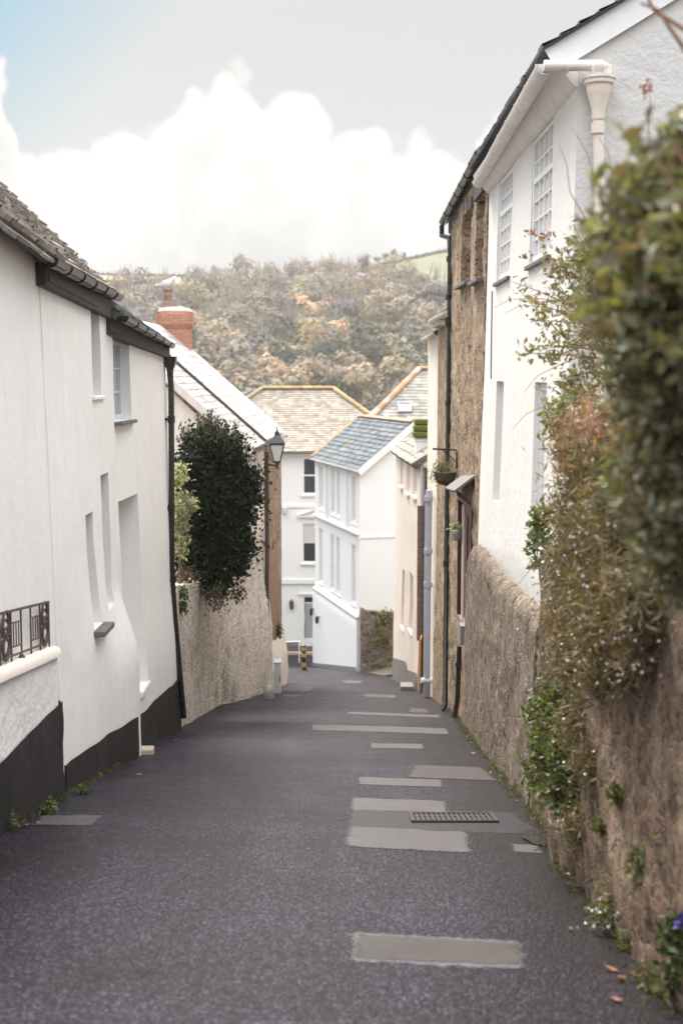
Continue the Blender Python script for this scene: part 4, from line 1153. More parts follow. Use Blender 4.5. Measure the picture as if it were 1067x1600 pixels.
# ------------------------------------------------------------------ RIGHT: tan rubble house
R0, R1 = (2.15, 19.22), (2.02, 24.4)
def off_R(s, z):
    hgt = max(0., min(1., (z + 5.) / 9.5))
    return .13 * (1 - hgt) + .03 * mnoise.noise(Vector((s * 3.2, z * 4, 71))) + .018 * mnoise.noise(Vector((s * 8, z * 10, 73)))
root = thing('house', (2.1, 22, g(22)), 'tall tan rubble stone house with a dark red door and a black gutter', 'house')
ops = [(.30, 1.25, 3.05, 4.30, .20), (1.80, 3.15, 3.12, 4.28, .20), (.75, 2.6, zr(972, 21), zr(778, 21), .16)]
house_body(root, M['rubble_house'], R0, R1, WX, lambda s: g(19.2 + s) - .2, lambda s: lerp(4.72, 4.40, s / 5.2), 6, off_R, ops, ds=.1, dz=.1, smooth=70)
for (a, b, c, d_, e) in ops[:2]:
    window(root, R0, R1, WX, a, b, c, d_, e, 2, 2, 'old_white', 'glass', sill=(.13, .06, 'slate_sill'), fw=.07)
    mb = MB(); mb.obox((2.12, 19.22, 0), (0, 1, 0), (-1, 0, 0), Z3, (a - .1, b + .1), (-.05, .045), (d_ + .002, d_ + .15)); mb.build('lintel', M['dark_timber'], root)
q0, u, L = frame2(R0, R1)
(a, b, c, d_, e) = ops[2]
dm = MB(); o3 = v3(q0); U = v3(u); V = Vector((-1, 0, 0))
dm.obox(o3, U, V, Z3, (a, a + .09), (-.16, .10), (c, d_)); dm.obox(o3, U, V, Z3, (b - .09, b), (-.16, .10), (c, d_)); dm.obox(o3, U, V, Z3, (a + .09, b - .09), (-.16, .098), (d_ - .09, d_))
dr = dm.build('door', M['red_paint'], root)
mb = MB()
for k in range(2):
    s0_ = a + .1 + k * (b - a - .2) / 2; s1_ = s0_ + (b - a - .2) / 2 - .02
    mb.obox(o3, U, V, Z3, (s0_, s1_), (-.155, .02), (c, d_ - .1))
    for zz0, zz1 in ((.08, .42), (.5, .9)): mb.obox(o3, U, V, Z3, (s0_ + .12, s1_ - .12), (.021, .035), (lerp(c, d_, zz0), lerp(c, d_, zz1) - .1))
mb.build('door_leaf', M['red_paint'], dr)
mb = MB(); mb.obox(o3, U, V, Z3, (1.6, 1.66), (.101, .135), (c, d_ - .1)); mb.build('mullion', M['ivory'], dr)
# slate door hood
mb = MB(); h0 = zr(742, 20.8)
mb.obox((2.1, 20.8, h0), (0, 1, -.06), Vector((-1, 0, -.75)).normalized(), Vector((-.6, 0, .8)), (-.9, .85), (-.05, .42), (-.02, .025)); mb.build('door_hood', M['slate_sill'], root, bevel=.006)
for y in (20.05, 21.5):
    mb = MB(); mb.tube([(2.05, y, h0 - .42), (1.82, y, h0 - .25)], .022, 6); mb.build('hood_bracket', M['dark_timber'], root)
mb = MB(); p = at(725, 990, 19.9); mb.box((1.94, 19.9, p.z), (.16, .30, .30)); mb.build('meter_box', M['plinth_grey'], root, bevel=.01)
# gutter, swan neck, hopper, downpipe
pts_ = [at(764, 222, 18.75), at(747, 240, 19.6), at(732, 270, 20.8), at(712, 308, 22.6), at(692, 346, 24.35)]
gutter(root, pts_, .075, 'iron', .7)
mb = MB()
for a_, b_ in zip(pts_, pts_[1:]):
    U_ = (b_ - a_).normalized(); mb.obox(a_ + Vector((.12, 0, -.05)), U_, (1, 0, 0), Z3, (0, (b_ - a_).length + .01), (-.02, .02), (-.17, .05))
mb.build('fascia', M['dark_timber'], root)
U = (pts_[-1] - pts_[1]).normalized(); V = Vector((cos(radians(35)), 0, sin(radians(35)))); V = (V - U * V.dot(U)).normalized()
mb = MB(); slates(mb, pts_[1] + Vector((-.02, 0, .04)) - U * .45, U, V, [(0, 0), (5.6, 0), (5.6, 4.0), (0, 4.0)], .26, .2, pal_bl, 19, slab=.08); mb.build('roof', M['slate_blue'], root)
mb = MB(); p = at(748, 232, 19.3); mb.box(p + Vector((.05, 0, .05)), (.16, .3, .12)); mb.build('verge_tile', M['terracotta'], root, bevel=.02)
bl = onroad(695, 1114); zb_ = bl.z
pt = [at(690, 352, 24.3), at(690, 368, 24.3), at(702, 372, 24.05), at(703, 392, 24.0), at(702, 500, 23.8), at(699, 720, 23.5), at(697, 900, 23.25), Vector((bl.x, bl.y, zb_ + .12)), Vector((bl.x - .06, bl.y - .03, zb_ + .05))]
downpipe(root, pt, .047, 'iron', collars=[(at(702, 405, 24), (0, 0, 1)), (at(701, 465, 23.85), (0, 0, 1)), (at(700, 630, 23.6), (0, 0, 1)), (at(697, 880, 23.28), (0, 0, 1)), (at(696, 1005, 23.1), (0, 0, 1)), (at(695, 1090, 23.02), (0, 0, 1))], clip_n=(-1, 0, 0))
mb = MB(); hp = at(701, 503, 23.8); mb.lathe(hp, [(.05, -.11), (.065, -.06), (.085, .0), (.088, .09), (.08, .09)], 10); mb.build('hopper', M['iron'], root, smooth=40)
b2 = onroad(722, 1131); p2 = at(727, 1010, 20.0)
downpipe(root, [Vector((1.87, 20.0, p2.z)), Vector((1.85, 20.0, g(20) + .35)), Vector((1.80, 19.95, g(20) + .06))], .04, 'iron', collars=[((1.86, 20, p2.z - .3), (0, 0, 1))])

# hanging basket on its bracket
bc = at(700, 740, 22.2); bc.x = 1.80
root = thing('hanging_basket', bc, 'round hanging basket of straggly plants on a black bracket on the tan stone house', 'hanging basket')
mb = MB(); mb.lathe(bc, [(.02, -.20), (.11, -.185), (.17, -.11), (.195, 0), (.20, .03), (.17, .035)], 14); mb.build('basket', M['earth'], root, smooth=50)
mb = MB(); br_z = zr(704, 22.2)
mb.tube([(2.0, 22.2, br_z - .32), (1.99, 22.2, br_z + .01), (1.58, 22.2, br_z + .03)], .018, 6); mb.tube([(1.99, 22.2, br_z - .2), (1.75, 22.2, br_z + .01)], .010, 6)
for k in range(3):
    a = 2 * pi * k / 3; mb.tube([(bc.x, bc.y, br_z), (bc.x + .19 * cos(a), bc.y + .19 * sin(a), bc.z + .03)], .004, 4)
mb.build('bracket', M['iron'], root)
BASKET = (root, bc)
pc = at(728, 832, 20.9)
root = thing('plant_pot', Vector((1.88, 20.9, pc.z)), 'small grey wall pot with a pale green plant beside the dark red door', 'plant pot')
mb = MB(); mb.lathe((1.88, 20.9, pc.z), [(.02, -.14), (.07, -.1), (.10, .04), (.085, .045)], 12); mb.build('pot', M['stone_trim'], root, smooth=50)
POT = (root, Vector((1.88, 20.9, pc.z + .05)))

# low stone lean-to and narrow cream house, both with stone eaves slabs
root = thing('house', (2.0, 25.2, g(25)), 'narrow rubble stone house between the tan stone house and the narrow cream front', 'house')
S0, S1 = (1.99, 24.42), (1.955, 26.05)
house_body(root, M['rubble_house'], S0, S1, WX, lambda s: g(24.4 + s) - .2, zr(497, 25.), 5, lambda s, z: .03 * mnoise.noise(Vector((s * 3, z * 3, 81))) + .06 * sstep(-1, -5, z), ds=.12, dz=.12, ridge=(2.5, zr(497, 25) + .9), smooth=70)
mb = MB(); ztop = zr(492, 25)
mb.obox((1.98, 25.25, ztop), (0, 1, 0), Vector((-1, 0, -.55)).normalized(), Vector((-.5, 0, .9)), (-.86, .84), (-.4, .26), (-.02, .05)); mb.obox((1.98, 25.25, ztop - .12), (0, 1, 0), (-1, 0, 0), Z3, (-.8, .8), (-.1, .16), (-.1, .0)); mb.build('eaves_slab', M['stone_trim'], root, bevel=.015)
mb = MB(); slates(mb, Vector((1.9, 24.42, ztop + .02)), Vector((0, 1, 0)), Vector((cos(.6), 0, sin(.6))), [(0, 0), (1.65, 0), (1.65, 3), (0, 3)], .3, .25, pal_b, 23); mb.build('roof', M['slate_brown'], root)
root = thing('house', (1.95, 27.1, g(27)), 'very narrow cream-fronted house with the thick grey drainpipe', 'house')
T0, T1 = (1.945, 26.07), (1.89, 28.15)
house_body(root, M['ivory'], T0, T1, WX, lambda s: g(26 + s) - .2, zr(528, 27.), 5, lambda s, z: .012 * mnoise.noise(Vector((s * 2, z * 2, 83))) + .03 * sstep(-1, -5, z), ds=.2, dz=.2, ridge=(2.5, zr(528, 27) + .9))
mb = MB(); ztop = zr(524, 27)
mb.obox((1.93, 27.1, ztop), (0, 1, 0), Vector((-1, 0, -.45)).normalized(), Vector((-.41, 0, .9)), (-1.02, 1.02), (-.5, .22), (-.02, .05)); mb.build('eaves_slab', M['stone_trim'], root, bevel=.015)
mb = MB(); slates(mb, Vector((1.86, 26.07, ztop + .02)), Vector((0, 1, 0)), Vector((cos(.6), 0, sin(.6))), [(0, 0), (2.1, 0), (2.1, 3), (0, 3)], .3, .25, pal_b, 25); mb.build('roof', M['slate_brown'], root)
gl = onroad(672, 1094); gt = at(676, 765, 26.9)
xg = 1.80
downpipe(root, [Vector((xg + .02, 26.55, zr(765, 26.7))), Vector((xg, 26.5, zr(930, 26.6))), Vector((xg - .01, 26.45, g(26.4) + .32))], .075, 'grey_pvc', collars=[((xg + .01, 26.5, zr(v, 26.6)), (0, 0, 1)) for v in (778, 860, 912)])
downpipe(root, [Vector((xg - .01, 26.45, g(26.4) + .34)), Vector((xg - .01, 26.45, g(26.4) + .01))], .085, 'lead', name='drain_shoe')
mb = MB(); zc = g(26.4) + .36; mb.tube([(xg - .13, 26.4, zc), (xg + .1, 26.45, zc)], .06, 12); mb.build('pipe_branch', M['white_paint'], root, smooth=50)

# dark gate and orange board in the gap, brick jamb
root = thing('gate', (1.9, 28.6, g(28.6)), 'tall black timber gate in the narrow gap beside the grey drainpipe', 'gate')
mb = MB(); zt_ = zr(738, 28.6)
for k in range(5): mb.obox((1.88, 28.18 + k * .155, 0), (0, 1, 0), (-1, 0, 0), Z3, (0, .148), (0, .04), (g(28.6) - .1, zt_))
mb.build('boards', M['iron'], root, bevel=.004)
mb = MB(); mb.obox((1.92, 28.18, 0), (0, 1, 0), (-1, 0, 0), Z3, (0, .8), (-.1, .09), (zt_ + .002, zt_ + .14)); mb.build('lintel', M['dark_timber'], root)
root = thing('board', (1.83, 28.5, g(28.5)), 'bright orange upright board at the foot of the black gate', 'board')
mb = MB(); mb.obox((1.80, 28.45, 0), (.10, 1, 0), (-1, .1, 0), Z3, (-.24, .3), (-.01, .02), (g(28.5) + .0, zr(995, 28.5))); mb.build('panel', M['orange'], root, bevel=.006)
mb = MB(); mb.obox((1.80, 28.45, 0), (.10, 1, 0), (-1, .1, 0), Z3, (-.24, -.2), (.021, .035), (g(28.5) + .0, zr(998, 28.5))); mb.build('batten', M['orange'], root)

# cream house at the bottom right, mossy chimney
K0, K1 = (1.80, 29.0), (1.50, 35.4)
NK = Vector((-(K1[1] - K0[1]), K1[0] - K0[0])).normalized()
root = thing('house', (1.7, 32, g(32)), 'blotchy cream house low on the right side, with a moss-topped chimney', 'house')
ze = -.36
LK = (Vector(K1) - Vector(K0)).length
opsK = [(.9, 1.7, zr(775, 30.3), zr(735, 30.3) + .12, .10), (2.6, 3.3, zr(770, 32), zr(722, 32), .10), (4.3, 5.0, zr(758, 34), zr(712, 34), .10), (1.5, 2.3, zr(985, 31), zr(895, 31), .1), (3.6, 4.3, zr(980, 33), zr(890, 33), .1)]
house_body(root, M['cream'], K0, K1, NK, lambda s: g(29 + s) - .2, ze, 5, lambda s, z: .02 * mnoise.noise(Vector((s * 1.4, z * 1.4, 91))) + .05 * sstep(-3, -6, z), opsK, ds=.25, dz=.25, ridge=(2.4, ze + 1.65))
for (a, b, c, d_, e) in opsK: window(root, K0, K1, NK, a, b, c, d_, e, 2, 2, 'ivory', 'blind', fw=.06, sill=(.06, .06, 'ivory'))
mb = MB(); wall_grid(mb, K0, K1, NK, lambda s: g(29 + s) - .2, lambda s: g(29 + s) + (.42 if s < 2.4 else .62), lambda s, z: .075, ds=.4, dz=.2); mb.build('plinth', M['plinth_grey'], root)
mb = MB(); mb.obox((1.80, 28.98, 0), (1, 0, 0), (0, -1, 0), Z3, (-.075, .1), (0, .05), (zr(1000, 29), zr(790, 29))); mb.build('brick_jamb', M['brick_wall'], root)
U = v3((Vector(K1) - Vector(K0)).normalized()); V = Vector((cos(.62), 0, sin(.62))); V = (V - U * V.dot(U)).normalized()
mb = MB(); slates(mb, v3(K0, ze + .02) - V * .2 , U, V, [(0, 0), (LK, 0), (LK, 3), (0, 3)], .28, .22, [(.26, .24, .20), (.31, .285, .235), (.22, .2, .175)], 27, slab=.09); mb.build('roof', M['slate_brown'], root)
cxm = at(660, 690, 31.0).x + .03
mb = MB(); zcb, zct = zr(735, 31), zr(684, 31); mb.box((cxm, 31.1, (zcb + zct) / 2), (.40, .62, zct - zcb)); mb.box((cxm, 31.1, zct - .06), (.44, .66, .05)); st_ = mb.build('chimney', M['white_far'], root, bevel=.01)
mb = MB()
for k in range(3): mb.obox((cxm, 31.1, zct + .04 + k * .15), (1, 0, 0), (0, 1, .0), Z3, (-.27 + .02 * k, .27), (-.40 + .09 * k, .40 - .09 * k), (-.03, .11))
mb.build('mossy_cap', M['moss'], st_, bevel=.035)
mb = MB(); mb.obox((at(660, 715, 29.2).x, 29.2, zr(716, 29.2)), Vector((1, 0, .62)).normalized(), (0, 1, 0), Vector((-.53, 0, .85)), (-.30, .45), (-.2, .5), (-.03, .05)); mb.build('porch_slab', M['slate_sill'], root, bevel=.01)
bs = onroad(632, 1079); mb = MB(); mb.box((bs.x + .05, bs.y, bs.z + .06), (.30, .45, .18)); mb.build('doorstep', M['plinth_grey'], root, bevel=.02)

# ------------------------------------------------------------------ RIGHT: garden walls (rubble)
TOPW = [(10.5, -2.02), (11.5, -2.05), (12.7, -2.14), (14.4, -2.22), (15.7, -2.22), (17.2, -2.33), (18.4, -2.42), (18.95, -2.56), (19.2, -2.85), (19.3, -3.2)]
EDGE = [(-2, 1.22), (3, 1.25), (5.2, 1.32), (6.2, 1.33), (7.4, 1.37), (8.6, 1.49), (10., 1.57), (12.2, 1.63), (14.8, 1.69), (20.7, 1.92), (24, 1.9)]


def rubble_off(s, z, k, amp=1.):
    p = Vector((s * 3.6, z * 4.6, k)); d0 = mnoise.voronoi(p, distance_metric='DISTANCE', exponent=2.5)[0]
    st = min(1., max(0., (d0[1] - d0[0]) * 2.2))
    return amp * (.014 * st * (.6 + .8 * mnoise.cell(Vector((int(p.x), int(p.y), k)))) + .035 * mnoise.noise(Vector((s * .9, z * .9, k + 2))) + .016 * mnoise.noise(Vector((s * 2.7, z * 2.2, k + 5))) + .014 * mnoise.noise(Vector((s * 5, z * 5, k + 4))))


def garden_wall(name, y0, y1, topf, mat, thick, label, k, ds, dz, lean=.1, amp=1., rnd=.10):
    root = thing(name, (interp(EDGE, (y0 + y1) / 2) + .1, (y0 + y1) / 2, g((y0 + y1) / 2)), label, 'wall')
    S = np.linspace(y0, y1, int((y1 - y0) / ds) + 1); nz = int(3.2 / dz); mb = MB(); vs = []
    for y in S:
        zb, zt = g(y) - .15, topf(y)
        for j in range(nz + 1):
            z = lerp(zb, zt, j / nz); x = interp(EDGE, y) + lean * (j / nz) - rubble_off(y, z, k, amp)
            rd = max(0, (j / nz - .93) / .07); vs.append((x + rnd * rd * rd, y, z))
    m = nz + 1
    mb.mesh(vs, [(i * m + j, i * m + j + 1, (i + 1) * m + j + 1, (i + 1) * m + j) for i in range(len(S) - 1) for j in range(nz)])
    for i in range(len(S) - 1):
        a, b = Vector(vs[i * m + nz]), Vector(vs[(i + 1) * m + nz])
        mb.face([a, b, b + Vector((thick, 0, .02)), a + Vector((thick, 0, .02))])
    for i in (0, len(S) - 1):
        for j in range(nz):
            a, b = Vector(vs[i * m + j]), Vector(vs[i * m + j + 1]); mb.face([a, b, b + Vector((thick, 0, 0)), a + Vector((thick, 0, 0))])
    mb.build('masonry', M[mat], root, smooth=180, weld=True)
    return root


TOPREL = lambda y: interp(TOPW, y) + EYE
garden_wall('garden_wall', 10.45, 19.3, TOPREL, 'rubble_low', .07, 'grey-brown rubble garden wall with a rounded sloping top, under the white house', 3.3, .06, .05, lean=.03, rnd=.06)
garden_wall('garden_wall', .5, 10.5, lambda y: interp([(3, 1.0), (5, .85), (7, .6), (9, .35), (10.5, .2)], y) + .06 * mnoise.noise(Vector((y * 1.3, 0, 7))), 'rubble_right', 1.2, 'tall brown rubble retaining wall nearest on the right, draped with plants', 11.3, .05, .045, lean=.08, amp=1.25)
# boulder footing jutting from the retaining wall
mb = MB(); p = onroad(905, 1380)
bm = bmesh.new(); bmesh.ops.create_icosphere(bm, subdivisions=4, radius=1)
for v in bm.verts:
    q = v.co.copy(); r = 1 + .28 * mnoise.noise(q * 1.4) + .1 * mnoise.noise(q * 4); v.co = Vector((q.x * .17 * r, q.y * .65 * r, q.z * .42 * r))
me_v = [tuple(v.co + Vector((p.x + .12, 7.9, g(7.9) + .12))) for v in bm.verts]; me_f = [tuple(v.index for v in f.verts) for f in bm.faces]; bm.free()
mb.mesh(me_v, me_f)
tag(mb.build('boulder', M['rubble_right'], loc=(p.x + .12, 7.9, g(7.9)), smooth=180), 'brown boulder bulging from the foot of the tall retaining wall', 'boulder')

# ------------------------------------------------------------------ FAR: cream house, white gabled house, slate roof behind
root = thing('house', (-2, 52, g(52)), 'pale cream house with a hipped roof and a grey door facing up the street', 'house')
YF = 52.; zeF = zr(700, YF); F0, F1 = (3.0, YF), (-6.6, YF)      # s runs right to left seen from the front
SF = lambda px: 3.0 - (px - 533.5) * YF * 1.0 / FPX * 1.005
gz = g(50) + .13
opsF = [(SF(508), SF(473), zr(773, YF), zr(715, YF), .1), (SF(508), SF(472), zr(880, YF), zr(818, YF), .1), (SF(512), SF(475), gz, zr(933, YF), .15),
        (SF(410), SF(375), zr(773, YF), zr(715, YF), .1), (SF(410), SF(375), zr(880, YF), zr(818, YF), .1)]
house_body(root, M['cream_far'], F0, F1, (0, -1), gz - .3, zeF + .02, 7, lambda s, z: 0., opsF, ds=1, dz=1)
for i, (a, b, c, d_, e) in enumerate(opsF):
    if i == 2: continue
    wn = window(root, F0, F1, (0, -1), a, b, c, d_, e, 1, 1, 'white_paint', 'glass', fw=.06, rails=(.52,), sill=(.08, .07, 'cream_far'))
    if i in (1, 4):
        k = MB(); k.obox((3.0, YF, 0), (-1, 0, 0), (0, -1, 0), Z3, (a + .07, b - .07), (-.06, -.05), (lerp(c, d_, .50), d_ - .07)); k.build('blind', M['blind'], wn)
(a, b, c, d_, e) = opsF[2]
mb = MB(); O = (3.0, YF, 0); UF = (-1, 0, 0); VF = (0, -1, 0)
zt2 = lerp(c, d_, .84)
mb.obox(O, UF, VF, Z3, (a + .02, b - .02), (-.14, -.10), (c, zt2))
for sx0, sx1 in ((.12, .46), (.54, .88)):
    for z0_, z1_ in ((.08, .45), (.53, .94)): mb.obox(O, UF, VF, Z3, (lerp(a, b, sx0), lerp(a, b, sx1)), (-.099, -.085), (lerp(c, zt2, z0_), lerp(c, zt2, z1_)))
dr = mb.build('door', M['grey_door'], root)
mb = MB(); mb.obox(O, UF, VF, Z3, (a + .02, b - .02), (-.13, -.11), (zt2 + .05, d_)); mb.build('fanlight', M['glass'], dr)
mb = MB(); mb.obox(O, UF, VF, Z3, (a + .02, b - .02), (-.13, -.08), (zt2 + .001, zt2 + .049)); mb.build('transom', M['white_paint'], dr)
mb = MB(); mb.obox(O, UF, VF, Z3, (a - .12, b + .25), (.002, .06), (d_ + .1, d_ + .17)); mb.build('door_cornice', M['cream_far'], root)
def band(name, z0, z1, pr, x0, x1, mat='cream_far'):
    mb = MB(); mb.obox(O, UF, VF, Z3, (x0, x1), (.002, pr), (z0, z1)); return mb.build(name, M[mat], root)
band('string_course', zr(912, YF), zr(905, YF), .07, 0, 9.6); band('string_course', zr(793, YF), zr(790, YF) + .04, .05, 0, 9.6)
band('plinth', gz - .3, zr(1002, YF), .05, SF(467), 9.6, 'plinth_grey')
zp = zr(806, YF); a, b = SF(515), SF(465); mid = (a + b) / 2
mb = MB(); mb.obox(O, UF, VF, Z3, (a, b), (.002, .12), (zp - .05, zp))
for sgn in (1, -1):
    W_ = Vector((-1 * sgn, 0, -.34)).normalized() if False else Vector((sgn * 1, 0, .34)).normalized()
    p = Vector((3.0 - mid - sgn * (b - a) / 2, YF, zp)); mb.obox(p, W_, (0, -1, 0), W_.cross(Vector((0, -1, 0))) * (1 if W_.cross(Vector((0, -1, 0))).z > 0 else -1), (0, (b - a) / 2 / W_.x * sgn), (.002, .12), (0, .05))
mb.build('pediment', M['cream_far'], root)
mb = MB(); zL = zr(944, YF); xL = 3.0 - SF(455)
mb.lathe((xL, YF - .1, zL), [(.02, -.22), (.07, -.17), (.09, .08), (.10, .1), (.03, .2), (.01, .24)], 6); mb.build('wall_lantern', M['rust'], root)
mb = MB(); zL = zr(797, YF); mb.box((3.0 - SF(445), YF - .12, zL), (.18, .24, .22)); mb.build('alarm_box', M['stone_trim'], root, bevel=.03)
pal_c = [(.38, .325, .27), (.41, .35, .295), (.355, .305, .255), (.39, .34, .29), (.36, .315, .275)]
VS = Vector((0, cos(.61), sin(.61))); L = 3.4 / cos(.61)
mb = MB(); slates(mb, Vector((-6.9, YF - .25, zeF - .12)), (1, 0, 0), VS, [(0, 0), (10.1, 0), (6.55, L * 1.05), (3.5, L * 1.05)], .24, .15, pal_c, 31, slab=.12, thick=.007); mb.build('roof', M['slate_cream'], root)
zr_ = zeF - .12 + L * 1.05 * sin(.61); yr_ = YF - .25 + L * 1.05 * cos(.61)
mb = MB(); mb.mesh([(3.2, YF - .25, zeF - .12), (3.2, YF + 7.2, zeF - .12), (-.35, yr_, zr_), (-6.9, YF - .25, zeF - .12), (-6.9, YF + 7.2, zeF - .12), (-3.4, yr_, zr_)], [(0, 1, 2), (3, 5, 4), (1, 4, 5, 2)], (.17, .18, .2)); mb.build('roof_back', M['slate_blue'], root)
mb = MB(); pal_t = [(.40, .27, .12), (.46, .31, .13), (.38, .22, .11)]
ridge_tiles(mb, (-3.4, yr_, zr_ + .03), (-.35, yr_, zr_ + .03), .13, .45, pal_t, 4); ridge_tiles(mb, (-.35, yr_, zr_ + .03), (3.2, YF - .25, zeF - .09), .12, .45, [(.34, .26, .13), (.42, .30, .13)], 5); ridge_tiles(mb, (-3.4, yr_, zr_ + .03), (-6.9, YF - .25, zeF - .09), .12, .45, [(.30, .25, .17)], 6)
mb.build('ridge_tiles', M['terracotta'], root)
gutter(root, [Vector((-6.8, YF - .3, zeF - .13)), Vector((3.1, YF - .3, zeF - .13))], .06, 'lead', 1.6)

# white gabled house
Gn, Gf = Vector((.585, 41.0)), Vector((-.975, 47.0))
uG = (Gf - Gn).normalized(); NG = Vector((-uG.y, uG.x)); NG = NG if NG.x < 0 else -NG
root = thing('house', (.585, 41, g(41)), 'white house with a blue slate roof and blank gable, closing the street', 'house')
zeG = EYE - 2.86; LG = (Gf - Gn).length
def sG(px):                                       # distance along the front from the near corner, for a photograph column
    k = (px - 533.5) / FPX; return (Gn.x - k * Gn.y) / (k * uG.y - uG.x)
opsG = []
for p0_, p1_ in ((556, 549), (531, 526), (523, 517), (505, 498)):
    opsG.append((sG(p0_), sG(p1_), EYE - 4.75, EYE - 3.15, .08))
for p0_, p1_ in ((556, 549), (531, 525), (522, 516), (504, 498)):
    opsG.append((sG(p0_), sG(p1_), EYE - 7.45, EYE - 5.45, .08))
house_body(root, M['white_far'], Gn, Gf, NG, lambda s: g(41 + s) - .4, zeG, 3.5, lambda s, z: .0 + (.10 if z < EYE - 7.76 else 0) + .006 * mnoise.noise(Vector((s, z, 1))), opsG, ds=.5, dz=.3, ridge=(1.75, zeG + 1.42))
for i, (a, b, c, d_, e) in enumerate(opsG): window(root, Gn, Gf, NG, a, b, c, d_, e, 1, 2, 'white_paint', 'pale_pane', fw=.06, front=.05, sill=(.02, .05, 'white_far'))
for zz, pr in ((EYE - 4.98, .09), (EYE - 7.72, .12)):
    mb = MB(); mb.obox(v3(Gn), v3(uG), v3(NG), Z3, (-.02, LG), (.002, pr), (zz - .10, zz)); mb.build('ledge', M['stone_trim'] if zz < -5 else M['white_far'], root, bevel=.03)
for p0_ in (543, 511):
    mb = MB(); s_ = sG(p0_); mb.obox(v3(Gn), v3(uG), v3(NG), Z3, (s_ - .06, s_ + .06), (.002, .07), (EYE - 4.98, zeG - .05)); mb.build('pilaster', M['white_far'], root)
mb = MB(); wall_grid(mb, Gn, Gf, NG, lambda s: g(41 + s) - .4, lambda s: g(41 + s) + .16, lambda s, z: .13, ds=.6, dz=.3); mb.build('plinth', M['plinth_grey'], root)
nG2 = -NG
mb = MB(); mb.obox(v3(Gn), v3(nG2), v3(-uG), Z3, (-.05, 3.5), (.002, .03), (EYE - 5.16, EYE - 5.10)); mb.build('render_band', M['white_far'], root)
for zz, px_2 in ((zr(960, 46.2), 494), (zr(973, 45.3), 503)):
    mb = MB(); s_ = sG(px_2); q = Gn + uG * s_ + NG * .2; mb.lathe((q.x, q.y, zz), [(.02, -.16), (.06, -.1), (.07, .06), (.02, .14)], 8); mb.box((q.x + .08, q.y, zz + .1), (.18, .03, .03)); mb.build('wall_lamp', M['iron'], root)
VG = (v3(nG2) * 1.75 + Z3 * 1.42).normalized(); Ls = sqrt(1.75 ** 2 + 1.42 ** 2)
pal_g = [(.135, .16, .20), (.16, .185, .22), (.115, .135, .175), (.19, .20, .20), (.15, .17, .185)]
mb = MB(); slates(mb, v3(Gn, zeG + .03) - v3(uG) * .16 - VG * .16, v3(uG), VG, [(0, 0), (LG + .25, 0), (LG + .25, Ls + .17), (0, Ls + .17)], .24, .2, pal_g, 33, slab=.08, slabcol=(.55, .55, .54)); mb.build('roof', M['slate_bluegreen'], root)
VG2 = (v3(NG) * 1.75 + Z3 * 1.42).normalized(); O2 = v3(Gn + nG2 * 3.5, zeG + .03)
mb = MB(); slates(mb, O2 - v3(uG) * .16 - VG2 * .16, v3(uG), VG2, [(0, 0), (LG + .25, 0), (LG + .25, Ls + .16), (0, Ls + .16)], .26, .22, pal_g, 35); mb.build('roof', M['slate_bluegreen'], root)
rg0 = v3(Gn + nG2 * 1.75 - uG * .16, zeG + 1.46); rg1 = v3(Gf + nG2 * 1.75 + uG * .1, zeG + 1.46)
mb = MB(); ridge_tiles(mb, rg0, rg1, .10, .4, [(.46, .27, .20), (.50, .31, .24)], 8)
ridge_tiles(mb, v3(Gf + uG * .09 - nG2 * .1, zeG - .02), rg1, .085, .4, [(.50, .29, .14), (.46, .27, .13)], 9); mb.build('ridge_tiles', M['terracotta'], root)
mb = MB(); mb.obox(v3(Gn, zeG - .02) - v3(uG) * .17, VG, v3(uG), VG.cross(v3(uG)) * (1 if VG.cross(v3(uG)).z > 0 else -1), (-.16, Ls + .04), (-.02, .05), (-.17, .035)); mb.build('bargeboard', M['white_paint'], root)
gutter(root, [v3(Gn + NG * .15 - uG * .1, zeG - .09), v3(Gf + NG * .15, zeG - .09)], .055, 'white_paint', 1.3)

# roof standing behind
root = thing('house', (5, 52, g(52)), 'house of pale slates with a small roof window, behind the white gabled house', 'house')
yH, zH0, zH1 = 50.6, zr(676, 50.6), zr(577, 54.2)
x0H = at(556, 676, 50.6).x; x1H = at(655, 577, 54.2).x
VH = Vector((0, 3.6, zH1 - zH0)); LH = VH.length; VH.normalize()
mb = MB(); slates(mb, Vector((x0H, yH, zH0)), (1, 0, 0), VH, [(0, 0), (7.5, 0), (7.5, LH), (x1H - x0H, LH)], .3, .22, [(.33, .305, .27), (.38, .35, .31), (.31, .29, .26), (.35, .31, .265)], 37, slab=.1, thick=.007); mb.build('roof', M['slate_cream'], root)
mb = MB(); mb.mesh([(x0H, yH, zH0), (x1H, 54.2, zH1), (x0H, 57.8, zH0), (x0H + 7.5, 57.8, zH0), (x0H + 7.5, 54.2, zH1)], [(0, 1, 2), (1, 4, 3, 2)], (.18, .19, .21)); mb.build('roof_back', M['slate_blue'], root)
mb = MB(); ridge_tiles(mb, (x0H, yH, zH0 + .05), (x1H, 54.2, zH1 + .05), .13, .42, [(.50, .28, .17), (.54, .36, .25), (.46, .25, .15)], 12); ridge_tiles(mb, (x1H, 54.2, zH1 + .05), (x0H + 7.5, 54.2, zH1 + .05), .12, .42, [(.52, .28, .15)], 13); mb.build('ridge_tiles', M['terracotta'], root)
mb = MB(); mb.box((x0H + 4, 54.2, (zH0 + g(52)) / 2 - .2), (7.2, 6.6, zH0 - g(52))); mb.build('wall', M['cream_far'], root)
ps = at(632, 637, 51.9); NHn = Vector((0, -VH.z, VH.y))
kk = (ps.y - yH) / VH.y; pc_ = Vector((ps.x, yH, zH0)) + VH * kk
mb = MB()
